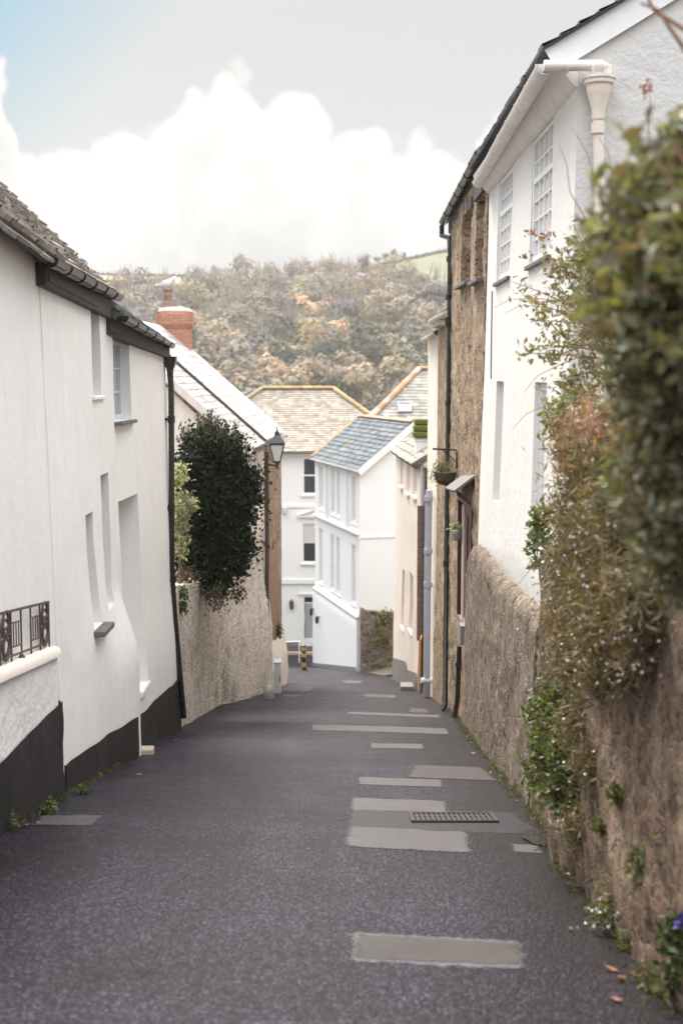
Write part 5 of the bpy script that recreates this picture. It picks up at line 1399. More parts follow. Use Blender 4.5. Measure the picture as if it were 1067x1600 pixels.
for a, b in (((-.27, -.21), (-.32, .32)), ((.21, .27), (-.32, .32)), ((-.21, .21), (-.32, -.26)), ((-.21, .21), (.26, .32))): mb.obox(pc_, (1, 0, 0), VH, NHn, a, b, (0, .12))
sk = mb.build('roof_window', M['lead'], root)
mb = MB(); mb.obox(pc_, (1, 0, 0), VH, NHn, (-.21, .21), (-.26, .26), (.04, .06)); mb.build('pane', M['white_paint'], sk)

# rubble garden wall beside the white gable, sandy ramp
root = thing('garden_wall', (1.4, 40.9, g(41)), 'overgrown rubble garden wall against the white gable at the bottom of the street', 'wall')
GA, GB = Vector((.62, 40.75)), Vector((2.6, 41.2))
nA = Vector(((GB - GA).y, -(GB - GA).x)).normalized()
mb = MB(); top_ = lambda s: EYE - 7.52 - .10 * sstep(.2, 1.2, s) + .12 * mnoise.noise(Vector((s * 2, 3, 1))) + .12 * (1 - sstep(0, .25, s))
P, S, Zs = wall_grid(mb, GA, GB, nA, lambda s: g(41) - .3, top_, lambda s, z: .06 * mnoise.noise(Vector((s * 4, z * 4, 2))) + .05 * mnoise.noise(Vector((s * 9, z * 9, 5))), ds=.08, dz=.08)
for a, b in zip(S, S[1:]):
    pa, pb = P(a, top_(a)), P(b, top_(b)); mb.face([pa, pb, (pb[0], pb[1] + .35, pb[2]), (pa[0], pa[1] + .35, pa[2])])
pz = [P(0, z) for z in (g(41) - .3, top_(0))]; mb.face([pz[0], pz[1], (pz[1][0], pz[1][1] + .35, pz[1][2]), (pz[0][0], pz[0][1] + .35, pz[0][2])])
mb.build('masonry', M['rubble_far'], root, smooth=70)
mb = MB(); pr0, pr1 = onroad(565, 1058), onroad(625, 1072)
vs = [(.75, 40.5, g(40.5) + .01), (1.25, 37.6, g(37.6) + .01), (3.2, 37.6, g(37.6) + .25), (3.2, 41.2, g(41.2) + .75), (1.6, 41.0, g(41) + .25), (.8, 40.9, g(41) + .04)]
mb.face(vs); tag(mb.build('path', M['earth'], loc=(0, 0, 0)), kind='structure')

# black and yellow bollard
bp = onroad(475, 1047); root = thing('bollard', bp, 'black and yellow banded bollard standing in front of the grey door', 'bollard')
mb = MB(); mb.lathe(bp, [(.10, 0), (.10, .06), (.075, .07), (.075, .83), (.06, .86), (.02, .875)], 12); mb.build('post', M['iron'], root, smooth=40)
for z0_, z1_ in ((.12, .27), (.46, .58), (.68, .79)):
    mb = MB(); mb.tube([bp + Vector((0, 0, z0_)), bp + Vector((0, 0, z1_))], .079, 12); mb.build('band', M['yellow'], root, smooth=40)
# low white handrail by the far pavement
y_ = 47.6; root = thing('handrail', (-2.2, y_, g(y_)), 'low white handrail crossing the far end of the street beside the bollard', 'handrail')
mb = MB(); mb.tube([(-3.2, y_, g(y_) + .78), (-1.55, y_ + .2, g(y_) + .78)], .03, 8); mb.build('rail', M['white_paint'], root)
for x in (-3.1, -1.6):
    mb = MB(); mb.tube([(x, y_ + .1, g(y_) - .05), (x, y_ + .1, g(y_) + .78)], .025, 8); mb.build('post', M['white_paint'], root)

# ------------------------------------------------------------------ PLANTS
RG = np.random.default_rng(7)


def leaf_geo(Cn, size, rng, bias=(0, 0, .2), aspect=.42, spread=1., fold=.25, nrm=None):
    n = len(Cn); a = rng.normal(size=(n, 3)) * spread + np.array(bias)
    if nrm is not None: a = np.cross(nrm + rng.normal(size=(n, 3)) * .28, rng.normal(size=(n, 3)))
    a = a; a /= np.linalg.norm(a, axis=1, keepdims=True)
    b = np.cross(a, rng.normal(size=(n, 3)) if nrm is None else nrm); b /= np.linalg.norm(b, axis=1, keepdims=True); c = np.cross(a, b)
    s = np.asarray(size).reshape(-1, 1) * np.ones((n, 1))
    base, tip = Cn - a * s * .5, Cn + a * s * .5
    lf = Cn - a * s * .06 + b * s * aspect * .5 + c * s * fold * aspect; rt = Cn - a * s * .06 - b * s * aspect * .5 + c * s * fold * aspect
    V = np.stack([base, lf, tip, rt], axis=1).reshape(-1, 3); i = np.arange(n)[:, None] * 4
    F = np.concatenate([i + np.array([[0, 2, 1]]), i + np.array([[0, 3, 2]])], axis=1).reshape(-1, 3)
    return V, F


def leaves(name, Cn, size, pal, mat, parent=None, loc=(0, 0, 0), seed=1, var=.3, **kw):
    rng = np.random.default_rng(seed); Cn = np.asarray(Cn, dtype=float)
    V, F = leaf_geo(Cn, size, rng, **kw)
    pal = np.array(pal); col = pal[rng.integers(0, len(pal), len(Cn))] * (1 - var + 2 * var * rng.random((len(Cn), 1)))
    return arr_mesh(name, V, F, np.repeat(col, 2, axis=0), M[mat], parent, loc)


def clumps(blobs, n, n_cl, sig, seed, shell=.35):
    """points gathered in clumps spread through ellipsoids [(centre, (rx,ry,rz))]"""
    rng = np.random.default_rng(seed)
    w_ = np.array([r[0] * r[1] * r[2] for _, r in blobs]) ** .7; w_ /= w_.sum()
    k = rng.choice(len(blobs), n_cl, p=w_); d_ = rng.normal(size=(n_cl, 3)); d_ /= np.linalg.norm(d_, axis=1, keepdims=True)
    rr = rng.random((n_cl, 1)) ** shell
    cc = np.array([tuple(c) for c, _ in blobs])[k] + d_ * rr * np.array([r for _, r in blobs])[k]
    return cc[rng.integers(0, n_cl, n)] + rng.normal(size=(n, 3)) * sig * (0.5 + rng.random((n, 1)))


def hang(px, py, r, out=.05, ry=None, rz=None):
    """a blob of plant hanging on the face of the right hand wall"""
    lo, hi = 3., 14.
    for _ in range(40):
        m_ = (lo + hi) / 2
        if at(px, py, m_).x < interp(EDGE, m_) + .06 - out: lo = m_
        else: hi = m_
    return at(px, py, lo), (r, ry or r, rz or r)


def bl(px, py, Y, r, ry=None, rz=None): return (at(px, py, Y), (r, ry or r, rz or r))


# dark evergreen over the garden wall
root = thing('evergreen_tree', (-2.7, 21.6, g(21.6)), 'dense dark evergreen tree overhanging the lime-washed garden wall', 'tree')
BB = [bl(338, 775, 21.6, .62, .8, .95), bl(378, 770, 22, .36, .5, .6), bl(375, 850, 22, .24, .4, .36), bl(312, 740, 21.2, .42, .6, .75), bl(352, 860, 21.4, .42, .6, .6), bl(335, 905, 21., .26, .4, .38), bl(300, 860, 21., .36, .5, .55), bl(345, 700, 21.8, .45, .6, .4)]
leaves('crown', clumps(BB, 26000, 700, .085, 3, .4), .085 * (.6 + .8 * RG.random(26000)), [(.008, .014, .006), (.013, .021, .008), (.006, .009, .005), (.022, .031, .012)], 'leaf_gloss', root, seed=4, aspect=.46)
tp = []
rs = random.Random(12)
mb = MB()
for i in range(36):
    px = rs.uniform(283, 372); py0 = 690 + abs(px - 325) * .5; p = at(px, py0, 21.5 + rs.uniform(-.3, .3)); q = p + Vector((rs.uniform(-.08, .08), rs.uniform(-.1, .1), rs.uniform(.25, .62)))
    mb.tube([p, lerp(p, q, .5) + Vector((.02, 0, 0)), q], [.008, .006, .003], 5)
    for k in range(34): tp.append(lerp(p, q, rs.random()) + Vector((rs.gauss(0, .035), rs.gauss(0, .035), 0)))
mb.tube([Vector((-2.75, 21.6, g(21) + .3)), Vector((-2.7, 21.6, -3.0)), Vector((-2.4, 21.6, -1.6)), Vector((-2.3, 21.6, -.6))], [.13, .11, .09, .04], 8)
mb.build('trunk', M['bark'], root, smooth=60)
leaves('shoots', tp, .075, [(.05, .055, .03), (.08, .075, .045), (.035, .042, .02)], 'leaf', root, seed=6, bias=(0, 0, .9))
leaves('undergrowth', clumps([bl(290, 905, 20.3, .18, .3, .18), bl(338, 935, 20.5, .13, .2, .2), bl(375, 930, 21, .18, .2, .13)], 900, 60, .06, 8), .08, [(.05, .06, .025), (.13, .085, .05), (.10, .07, .04)], 'leaf', root, seed=9, aspect=.3)
# pale variegated shrub at its side
root = thing('shrub', (-2.55, 19.4, g(19.4)), 'pale variegated shrub squeezed between the black downpipe and the dark evergreen', 'shrub')
leaves('foliage', clumps([bl(284, 800, 19.4, .13, .3, .3), bl(292, 790, 19.3, .12, .2, .14), bl(280, 745, 19.5, .1, .2, .2), bl(280, 850, 19.4, .1, .2, .2)], 1300, 90, .05, 11), .085, [(.34, .33, .21), (.20, .22, .11), (.42, .40, .28), (.12, .14, .06)], 'leaf', root, seed=12)
mb = MB(); mb.tube([at(281, 960, 19.6), at(282, 850, 19.5), at(286, 790, 19.4)], [.03, .02, .01], 6); mb.build('stem', M['bark'], root)
root = thing('ivy', at(290, 930, 18.9), 'small green ivy tuft hanging on the garden wall just past the black downpipe', 'ivy')
leaves('foliage', clumps([bl(283, 925, 18.75, .07, .1, .12), bl(286, 950, 18.7, .05, .08, .1)], 190, 20, .03, 13), .06, [(.07, .11, .03), (.10, .15, .05)], 'leaf', root, seed=14, aspect=.7)

# broad-leaved shrub on the retaining wall, close to the camera
root = thing('broadleaf_shrub', (1.5, 4.8, 0.), 'out of focus broad-leaved green shrub crowning the tall retaining wall at the upper right', 'shrub')
BB = [(at(*[(533.5 + c.x * FPX / (c.y * _c - (c.z - EYE) * _s)), (800 - ((c.z - EYE) * _c + c.y * _s) * FPX / (c.y * _c - (c.z - EYE) * _s))], c.y * .72), tuple(k * .72 for k in r)) for c, r in [bl(1050, 290, 4.6, .16, .5, .17), bl(1000, 315, 4.7, .13, .4, .10), bl(965, 335, 4.9, .10, .3, .08), bl(1030, 400, 4.5, .2, .5, .17), bl(985, 410, 4.8, .14, .4, .14), bl(1000, 480, 4.6, .17, .4, .13), bl(1075, 420, 4.2, .2, .5, .3), bl(1055, 220, 4.5, .07, .3, .10), bl(1110, 350, 4.6, .3, .6, .4), bl(968, 470, 4.9, .1, .3, .12), bl(1060, 520, 4.4, .2, .4, .15), bl(1040, 470, 4.5, .2, .4, .18), bl(1075, 300, 4.4, .2, .4, .2)]]
pts_ = clumps(BB, 5200, 420, .032, 21, .5)
leaves('foliage', pts_, .056 * (.6 + .8 * RG.random(5200)), [(.145, .15, .07), (.20, .195, .085), (.10, .108, .055), (.25, .235, .11), (.20, .205, .14), (.18, .125, .085), (.12, .09, .06)], 'leaf', root, seed=22, aspect=.5, bias=(-.3, -.3, .1))
mb = MB()
for i in range(26):
    c, r = BB[i % len(BB)]; q = c + Vector((rs.uniform(-1, 1) * r[0], rs.uniform(-.3, .3), rs.uniform(.2, 1.0) * r[2])); p = Vector((1.75, q.y + rs.uniform(-.2, .2), -.1)); mb.tube([p, lerp(p, q, .5) + Vector((.05, 0, .1)), q], [.014, .009, .004], 5)
for a in ([(1085, 100, 4.), (1040, 35, 4.), (1000, 5, 4.)], [(1090, 60, 4.), (1020, 15, 4.1), (985, -20, 4.1)], [(1012, 300, 5.4), (1013, 190, 5.5), (1010, 130, 5.6)], [(968, 340, 6.), (930, 280, 6.1), (893, 200, 6.2)], [(985, 330, 6.), (955, 265, 6.), (935, 215, 6.1)], [(925, 360, 6.3), (890, 300, 6.4), (873, 225, 6.5)]):
    q = [at(*k) for k in a]; q.insert(2, lerp(q[1], q[2], .5) + Vector((.012, 0, .01))); sh = MB(); sh.tube(q, [.004, .003, .0022, .0015] if a[0][2] > 5 else [.009, .006, .005, .004], 5); sh.build('shoot', M['twig'], root, smooth=60)
q = at(1100, 160, 4.); mb.tube([Vector((1.6, 4.1, 0)), q, at(1085, 100, 4.)], [.02, .014, .010], 6)
mb.build('stems', M['twig'], root, smooth=60)
tipc = [at(px + RG.normal() * 4, py + RG.normal() * 5, 5.5) for px, py in [(1010, 130), (1012, 138), (1009, 146)] for _ in range(8)]
leaves('flower_spray', tipc, .028, [(.45, .25, .23), (.5, .33, .28)], 'petal', root, seed=23, aspect=.6)

# darker fine-leaved shrub below it
root = thing('trailing_shrub', (1.4, 4.6, -.3), 'dark grey-green fine-leaved shrub with lilac flowers overhanging the wall at the right edge', 'shrub')
BB = [(at(*[(533.5 + c.x * FPX / (c.y * _c - (c.z - EYE) * _s)), (800 - ((c.z - EYE) * _c + c.y * _s) * FPX / (c.y * _c - (c.z - EYE) * _s))], c.y * .76), tuple(k * .76 for k in r)) for c, r in [bl(1015, 700, 5.0, .08, .3, .14), bl(1030, 810, 4.9, .08, .3, .14), bl(1075, 880, 4.6, .12, .4, .14), bl(1010, 590, 4.7, .13, .3, .13), bl(1045, 640, 4.5, .18, .4, .2), bl(1030, 720, 4.5, .13, .4, .14), bl(1060, 780, 4.4, .15, .4, .18), bl(1045, 860, 4.5, .1, .3, .11), bl(1090, 700, 4.5, .2, .5, .4), bl(985, 560, 4.9, .1, .2, .09), bl(1075, 560, 4.5, .2, .4, .18), bl(1022, 790, 4.6, .08, .3, .09)]]
pts_ = clumps(BB, 15000, 700, .03, 31, .5)
leaves('foliage', pts_, .037 * (.6 + .8 * RG.random(15000)), [(.13, .13, .075), (.19, .18, .11), (.08, .08, .045), (.23, .21, .13), (.17, .115, .075)], 'leaf', root, seed=32, aspect=.4, bias=(-.2, -.2, -.2))
for px, py in [(1010, 700), (1020, 772), (1050, 760)]: leaves('flower', [at(px + RG.normal() * 5, py + RG.normal() * 5, 4.25) for _ in range(8)], .026, [(.42, .36, .6), (.5, .45, .68)], 'petal', root, seed=33, aspect=.8)

# brown daisy mat cascading down the retaining wall
root = thing('daisy_mat', (1.5, 8.2, -.8), 'russet mass of dry trailing daisies with tiny white flowers on the retaining wall', 'trailing plant')
BB0 = [bl(915, 690, 8.8, .22, .5, .16), bl(960, 700, 8., .22, .5, .2), bl(905, 800, 8.6, .2, .5, .2), bl(945, 820, 8., .24, .5, .22), bl(985, 800, 7.3, .18, .4, .2), bl(895, 880, 8.7, .18, .4, .18), bl(945, 910, 7.9, .22, .5, .2), bl(990, 900, 7., .16, .4, .16), bl(900, 960, 8.5, .16, .4, .16), bl(955, 980, 7.5, .14, .4, .14), bl(985, 970, 6.9, .12, .3, .13), bl(1000, 1020, 6.5, .10, .3, .10), bl(960, 1040, 7.2, .12, .3, .10), bl(930, 1010, 7.6, .13, .3, .12), bl(1010, 940, 6.3, .12, .3, .14), bl(895, 1040, 8.5, .13, .3, .14), bl(925, 1060, 7.9, .1, .3, .1), bl(905, 1130, 8.3, .09, .25, .13), bl(920, 1200, 8., .07, .2, .12), bl(905, 1275, 8., .06, .2, .07)]
BB = []
for c, r in BB0:
    k = FPX / (c.y * _c - (c.z - EYE) * _s); px = 533.5 + c.x * k; py = 800 - ((c.z - EYE) * _c + c.y * _s) * k; BB.append(hang(px, py, min(r[0], .17), .06, r[1] * .9, r[2]))
pts_ = clumps(BB, 38000, 1100, .05, 41, .45)
leaves('foliage', pts_, .062 * (.5 + .9 * RG.random(38000)), [(.18, .13, .07), (.23, .165, .09), (.13, .095, .052), (.15, .13, .065), (.27, .20, .12), (.105, .10, .048), (.19, .125, .078)], 'leaf', root, seed=42, aspect=.16, bias=(-.35, -.2, .1))
tuft = clumps([hang(930, 680, .14, .05, .4, .13), hang(900, 715, .10, .05, .3, .1), hang(970, 690, .12, .05, .3, .13)], 3500, 120, .05, 43)
leaves('dry_tops', tuft, .10, [(.26, .13, .085), (.32, .18, .11), (.20, .10, .07)], 'leaf', root, seed=44, aspect=.10, bias=(-.6, -.2, .2))
fl = clumps([(c + Vector((-.09, -.12, .02)), r) for c, r in BB], 420, 300, .05, 45, .2)
fl = fl[np.argsort(fl[:, 1])]
tag(leaves('flowers', fl[100:], .017, [(.80, .78, .74), (.75, .66, .64)], 'petal', root, seed=46, aspect=1., var=.08), kind='stuff')
fb = MB(); fb.lathe((0, 0, 0), [(.0075, 0), (.006, .003)], 7, (.80, .78, .74)); f0 = fb.build('flower', M['petal'], None)
for i, p in enumerate(fl[:100]):
    o = f0 if i == 0 else f0.copy()
    if i: C.objects.link(o)
    o.parent = root; o.location = Vector(p) - BASE[root.name]; o.rotation_euler = (rs.uniform(-1.5, -.3), rs.uniform(-1.2, .2), 0)
gr = clumps([hang(945, 740, .08, .15, .2, .08), hang(975, 760, .08, .16, .2, .07), hang(880, 660, .08, .12, .2, .12)], 480, 40, .035, 47)
leaves('foliage', gr, .075, [(.16, .19, .06), (.22, .23, .09), (.12, .15, .05)], 'leaf', root, seed=48)

# leggy valerian reaching across the white house
root = thing('valerian', (1.6, 8.6, 0.), 'leggy flowering valerian with bare reddish stems leaning out in front of the white house', 'plant')
mb = MB(); lp = []; fp = []
tips = [(800, 440), (812, 455), (845, 385), (870, 400), (830, 470), (858, 455), (880, 470), (905, 430), (850, 560), (838, 540), (870, 600), (885, 590), (905, 560), (815, 552), (865, 520), (900, 500), (890, 640), (930, 470), (862, 430), (920, 400), (905, 380), (895, 350), (940, 440), (830, 500), (880, 545)]
for i, (px, py) in enumerate(tips):
    Y = rs.uniform(8., 9.2); q = at(px, py, Y); p = at(rs.uniform(945, 985), rs.uniform(500, 640), Y - .3); mid_ = lerp(p, q, .5) + Vector((0, 0, rs.uniform(-.02, .09)))
    ptz = [lerp(lerp(p, mid_, k), lerp(mid_, q, k), k) for k in (0, .25, .5, .75, 1)]
    mb.tube(ptz, [.008, .007, .006, .004, .002], 5)
    for k in range(52):
        f = rs.random() ** .45; c = lerp(lerp(p, mid_, f), lerp(mid_, q, f), f); lp.append(c + Vector((rs.gauss(0, .035), rs.gauss(0, .05), rs.gauss(0, .035))))
for a, b in (((940, 520), (790, 478)), ((950, 560), (820, 600)), ((960, 500), (770, 470)), ((945, 620), (800, 660)), ((930, 700), (905, 600))):
    p, q = at(*a, 8.4), at(*b, 8.8); mb.tube([p, lerp(p, q, .3) + Vector((0, .05, .07)), lerp(p, q, .6) + Vector((0, -.05, .06)), lerp(p, q, .85) + Vector((0, 0, .03)), q + Vector((0, 0, -.05))], [.005, .004, .003, .002, .0012], 5)
mb.build('stems', M['twig'], root, smooth=60)
lp += [tuple(x) for x in clumps([bl(930, 400, 8., .13, .3, .13), bl(935, 470, 7.8, .12, .3, .12), bl(905, 610, 8.4, .11, .3, .1), bl(885, 420, 8.4, .1, .2, .06)], 1100, 90, .045, 51)]
leaves('foliage', lp, .055 * (.6 + .7 * RG.random(len(lp))), [(.16, .17, .08), (.22, .21, .11), (.10, .115, .05), (.26, .19, .12), (.19, .13, .09)], 'leaf', root, seed=52, bias=(0, -.2, -.3))
for px, py in [(856, 367), (827, 362), (905, 420), (820, 400)]: leaves('flower_head', [at(px + RG.normal() * 6, py + RG.normal() * 3, 8.6) for _ in range(20)], .026, [(.42, .17, .15), (.5, .26, .22), (.36, .22, .2)], 'petal', root, seed=53, aspect=.7)

# green clumps and sprigs
root = thing('ivy', (1.45, 9.6, -1.9), 'big leafy green ivy clump low on the end of the retaining wall', 'ivy')
leaves('foliage', clumps([hang(850, 1110, .11, .09, .3, .14), hang(862, 1160, .13, .12, .3, .16), hang(850, 1215, .11, .1, .3, .11), hang(885, 1235, .12, .08, .3, .13), hang(880, 1095, .11, .07, .25, .12), hang(890, 1170, .1, .06, .3, .14)], 4600, 230, .04, 61), .05 * (.6 + .8 * RG.random(4600)), [(.075, .10, .025), (.11, .14, .04), (.05, .065, .02), (.15, .17, .055), (.10, .085, .04)], 'leaf', root, seed=62, aspect=.55, bias=(-.4, -.3, -.1))
root = thing('ivy', at(842, 850, 9.7), 'thin dangling green sprig hanging in front of the white house beside the daisies', 'ivy')
mb = MB(); mb.tube([at(862, 790, 9.6), at(848, 815, 9.7), at(838, 850, 9.7), at(842, 895, 9.7)], [.006, .005, .004, .002], 5); mb.tube([at(850, 800, 9.6), at(835, 880, 9.8), at(812, 910, 9.9), at(800, 918, 9.9)], [.003, .003, .002, .002], 4); mb.build('stem', M['twig'], root)
leaves('foliage', clumps([bl(838, 830, 9.7, .07, .1, .13), bl(838, 880, 9.7, .05, .08, .05), bl(848, 800, 9.6, .07, .1, .05)], 330, 45, .03, 63), .065, [(.12, .17, .05), (.17, .21, .08), (.09, .12, .04)], 'leaf', root, seed=64, aspect=.6)
root = thing('ivy', at(870, 655, 9.0), 'bright green tuft on the top corner of the daisy-covered wall', 'ivy')
leaves('foliage', clumps([bl(878, 640, 9.2, .08, .15, .09), bl(873, 665, 9.2, .06, .1, .08)], 420, 50, .035, 65), .06, [(.15, .18, .08), (.20, .22, .11), (.10, .13, .05)], 'leaf', root, seed=66, aspect=.5)
# weeds rooted along the foot and face of the walls
wl = [((905, 1290, 8.0), .09, 'green weed at the foot of the retaining wall beside the puddle'), ((965, 1240, 6.9), .05, 'single green tuft growing out of the middle of the brown retaining wall'),
      ((950, 1290, 6.7), .06, 'small fern-like weed low on the brown retaining wall'), ((960, 1420, 6.2), .10, 'scruffy flowering weed at the foot of the retaining wall'), ((1005, 1350, 5.6), .07, 'green weed halfway up the retaining wall near the right edge'),
      ((930, 1440, 6.5), .07, 'low weed at the edge of the road under the scruffy flowering weed'), ((840, 1265, 10.4), .06, 'leafy weed at the road edge under the big ivy clump'), ((1040, 1560, 5.0), .08, 'weed at the bottom right corner of the road'),
      ((985, 1480, 5.9), .06, 'small weed in the gutter near the bottom right corner'), ((775, 1215, 13.2), .07, 'grassy weed at the foot of the grey-brown garden wall'), ((735, 1150, 18.), .10, 'mossy weed at the foot of the grey-brown wall near the black downpipe'),
      ((752, 885, 18.3), .10, 'dry reddish weed on the rounded top of the grey-brown garden wall'), ((785, 930, 14.), .08, 'brownish weed on the face of the grey-brown garden wall')]
pal_w = [(.09, .12, .035), (.13, .16, .05), (.06, .075, .025), (.17, .14, .07)]
for i, ((px, py, Y), r, lab) in enumerate(wl):
    c = hang(px, py, .1, .03)[0] if px > 845 else at(px, py, Y); dry = 'dry' in lab or 'brownish' in lab
    root = thing('weed', c, lab, 'weed')
    n = int(260 * (r / .07) ** 1.5); leaves('foliage', clumps([(c, (r, r * 1.3, r))], n, max(12, n // 9), r * .3, 70 + i), .045 * (.7 + .6 * RG.random(n)), [(.24, .13, .08), (.18, .12, .07), (.1, .1, .05)] if dry else pal_w, 'leaf', root, seed=90 + i, aspect=.35, bias=(-.4, -.3, .3))
    if 'flowering' in lab: leaves('flowers', clumps([(c + Vector((-.05, -.1, .06)), (r * 1.3, r, r * 1.3))], 26, 20, .03, 71), .02, [(.6, .58, .54)], 'petal', root, seed=72, aspect=1.)
root = thing('periwinkle', at(1060, 1460, 4.9), 'dark leafy plant with a purple flower at the right edge of the wall', 'plant')
leaves('foliage', clumps([bl(1066, 1470, 4.85, .08, .15, .09), bl(1060, 1530, 4.9, .06, .1, .07)], 420, 60, .03, 73), .05, [(.04, .06, .02), (.07, .09, .03)], 'leaf_gloss', root, seed=74, aspect=.55)
leaves('flower', [at(1062 + RG.normal() * 4, 1438 + RG.normal() * 5, 4.75) for _ in range(14)], .035, [(.10, .08, .26), (.12, .09, .3)], 'petal', root, seed=75, aspect=.7)
for (px, py, Y, r, lab) in [(14, 1296, 9.35, .09, 'green weed at the foot of the black plinth at the left edge'), (75, 1270, 10.9, .06, 'small green weed in the joint between the two left cottages'), (130, 1240, 11.9, .05, 'low moss tuft along the black plinth of the bulging cottage')]:
    c = onroad(px, py); c.z += r * .5; root = thing('weed', c, lab, 'weed'); leaves('foliage', clumps([(c, (r * .7, r * 1.5, r))], 260, 30, r * .3, int(px)), .045, pal_w, 'leaf', root, seed=int(px) + 1, bias=(.2, 0, .6))
root = thing('weed', at(430, 985, 32.), 'dark green weeds growing on the brick and stone house above the utility cabinet', 'weed')
leaves('foliage', clumps([bl(430, 985, 32.2, .13, .3, .15), bl(432, 1010, 32.3, .08, .2, .2)], 700, 60, .06, 77), .08, [(.05, .055, .03), (.08, .085, .03), (.04, .04, .025)], 'leaf', root, seed=78)
for (px, py, Y, r, lab) in [(603, 965, 40.6, .28, 'bright green creeper on top of the rubble wall beside the white gable'), (598, 1000, 40.5, .25, 'yellowish creeper on the face of the rubble wall beside the white gable'), (608, 1044, 40.3, .22, 'green weeds on the bank at the foot of the rubble wall beside the white gable')]:
    c = at(px, py, Y); root = thing('creeper', c, lab, 'creeper'); leaves('foliage', clumps([(c, (r * 1.2, r * .6, r * .8))], 520, 60, r * .25, int(py)), .10, [(.18, .19, .06), (.24, .22, .09), (.11, .13, .04), (.28, .2, .1)], 'leaf', root, seed=int(py) + 1)
leaves('foliage', clumps([(BASKET[1] + Vector((0, 0, .08)), (.19, .19, .10)), (BASKET[1] + Vector((-.05, 0, -.08)), (.21, .2, .08))], 620, 70, .05, 81), .075, [(.16, .17, .07), (.22, .21, .1), (.10, .09, .05), (.2, .13, .08), (.06, .05, .035)], 'leaf', BASKET[0], seed=82, aspect=.22, bias=(0, 0, .2))
leaves('foliage', clumps([(POT[1], (.10, .10, .08))], 160, 25, .03, 83), .07, [(.22, .25, .13), (.30, .31, .18)], 'leaf', POT[0], seed=84, aspect=.5, bias=(0, 0, .5))

# grass and moss along the foot of the walls: uncountable
rg = np.random.default_rng(91); P_ = []
for _ in range(2600):
    y = rg.uniform(4.6, 23); x = interp(EDGE, y) - abs(rg.normal()) * .05 - .01; P_.append((x, y, g(y) + abs(rg.normal()) * .03 + .01))
for _ in range(700):
    y = rg.uniform(8.5, 14.6); P_.append((-2.49 + abs(rg.normal()) * .035 + (.05 if y > 11.4 else 0), y, g(y) + abs(rg.normal()) * .018 + .006))
P_ = np.array(P_); keep = np.array([mnoise.noise(Vector((p[1] * 1.3, p[0] * .2, 4))) > -.12 for p in P_]); P_ = P_[keep]
tag(leaves('grass', P_, .04 * (.5 + rg.random(len(P_))), [(.07, .085, .025), (.10, .11, .035), (.05, .055, .02), (.13, .105, .05)], 'leaf', None, seed=92, aspect=.2, bias=(-.1, 0, 1.2)), kind='stuff')

# fallen leaves
lv = MB(); lv.mesh([(-.035, 0, 0), (-.01, .018, .006), (.015, .014, .01), (.04, 0, .016), (.015, -.014, .004), (-.01, -.018, .008), (-.01, 0, .001), (.015, 0, .003)], [(0, 6, 1), (1, 6, 7, 2), (2, 7, 3), (3, 7, 4), (4, 7, 6, 5), (5, 6, 0)], (.30, .12, .045))
M['dead_leaf'] = mat_plain('dead_leaf', (.20, .085, .04), .7, var=.4, scale=20)
first = None
for i in range(29):
    if i < 8: p = onroad(rs.uniform(885, 950), rs.uniform(1350, 1460))
    elif i < 16: p = onroad(rs.uniform(745, 880), 0.0) if False else onroad(*lerp(Vector((735, 1175)), Vector((870, 1325)), rs.random()))
    elif i < 24: p = onroad(rs.uniform(950, 1050), rs.uniform(1480, 1575))
    elif i < 29: p = onroad(*[(225, 1205), (218, 1212), (60, 1288), (40, 1292), (275, 1158)][i - 24])
    else: p = onroad(rs.uniform(150, 800), rs.uniform(1200, 1500))
    if first is None: o = first = lv.build('fallen_leaf', M['dead_leaf'], loc=(0, 0, 0))
    else: o = first.copy(); C.objects.link(o)
    o.location = (p.x, p.y, g(p.y) + .012); o.rotation_euler = (rs.uniform(-.3, .1), rs.uniform(-.3, .3), rs.uniform(0, 6.28)); k = rs.uniform(.5, 1.05); o.scale = (k, k, k)
    tag(o, 'orange-brown fallen leaf lying on the grey road surface', 'leaf', 'fallen leaves scattered along the road')

# ------------------------------------------------------------------ the wooded hill (reads as one mass) and the trees on its skyline
def crown_cards(cx, cy, cz, r, h, n, rng, bare):
    d_ = rng.normal(size=(n, 3)); d_ /= np.linalg.norm(d_, axis=1, keepdims=True); d_[:, 2] = np.abs(d_[:, 2]) * 1.1 - .25
    k = rng.integers(0, 7, n); sub = rng.normal(size=(7, 3)) * np.array([.45, .45, .3]); rr = rng.random((n, 1)) ** .3
    P = (d_ * rr * .62 + sub[k]) * np.array([r, r, h * .5]) + np.array([cx, cy, cz + h * .55])
    N = d_ * rr + sub[k] * .35 + np.array([0, -.05, .25])
    return P, N / np.linalg.norm(N, axis=1, keepdims=True)


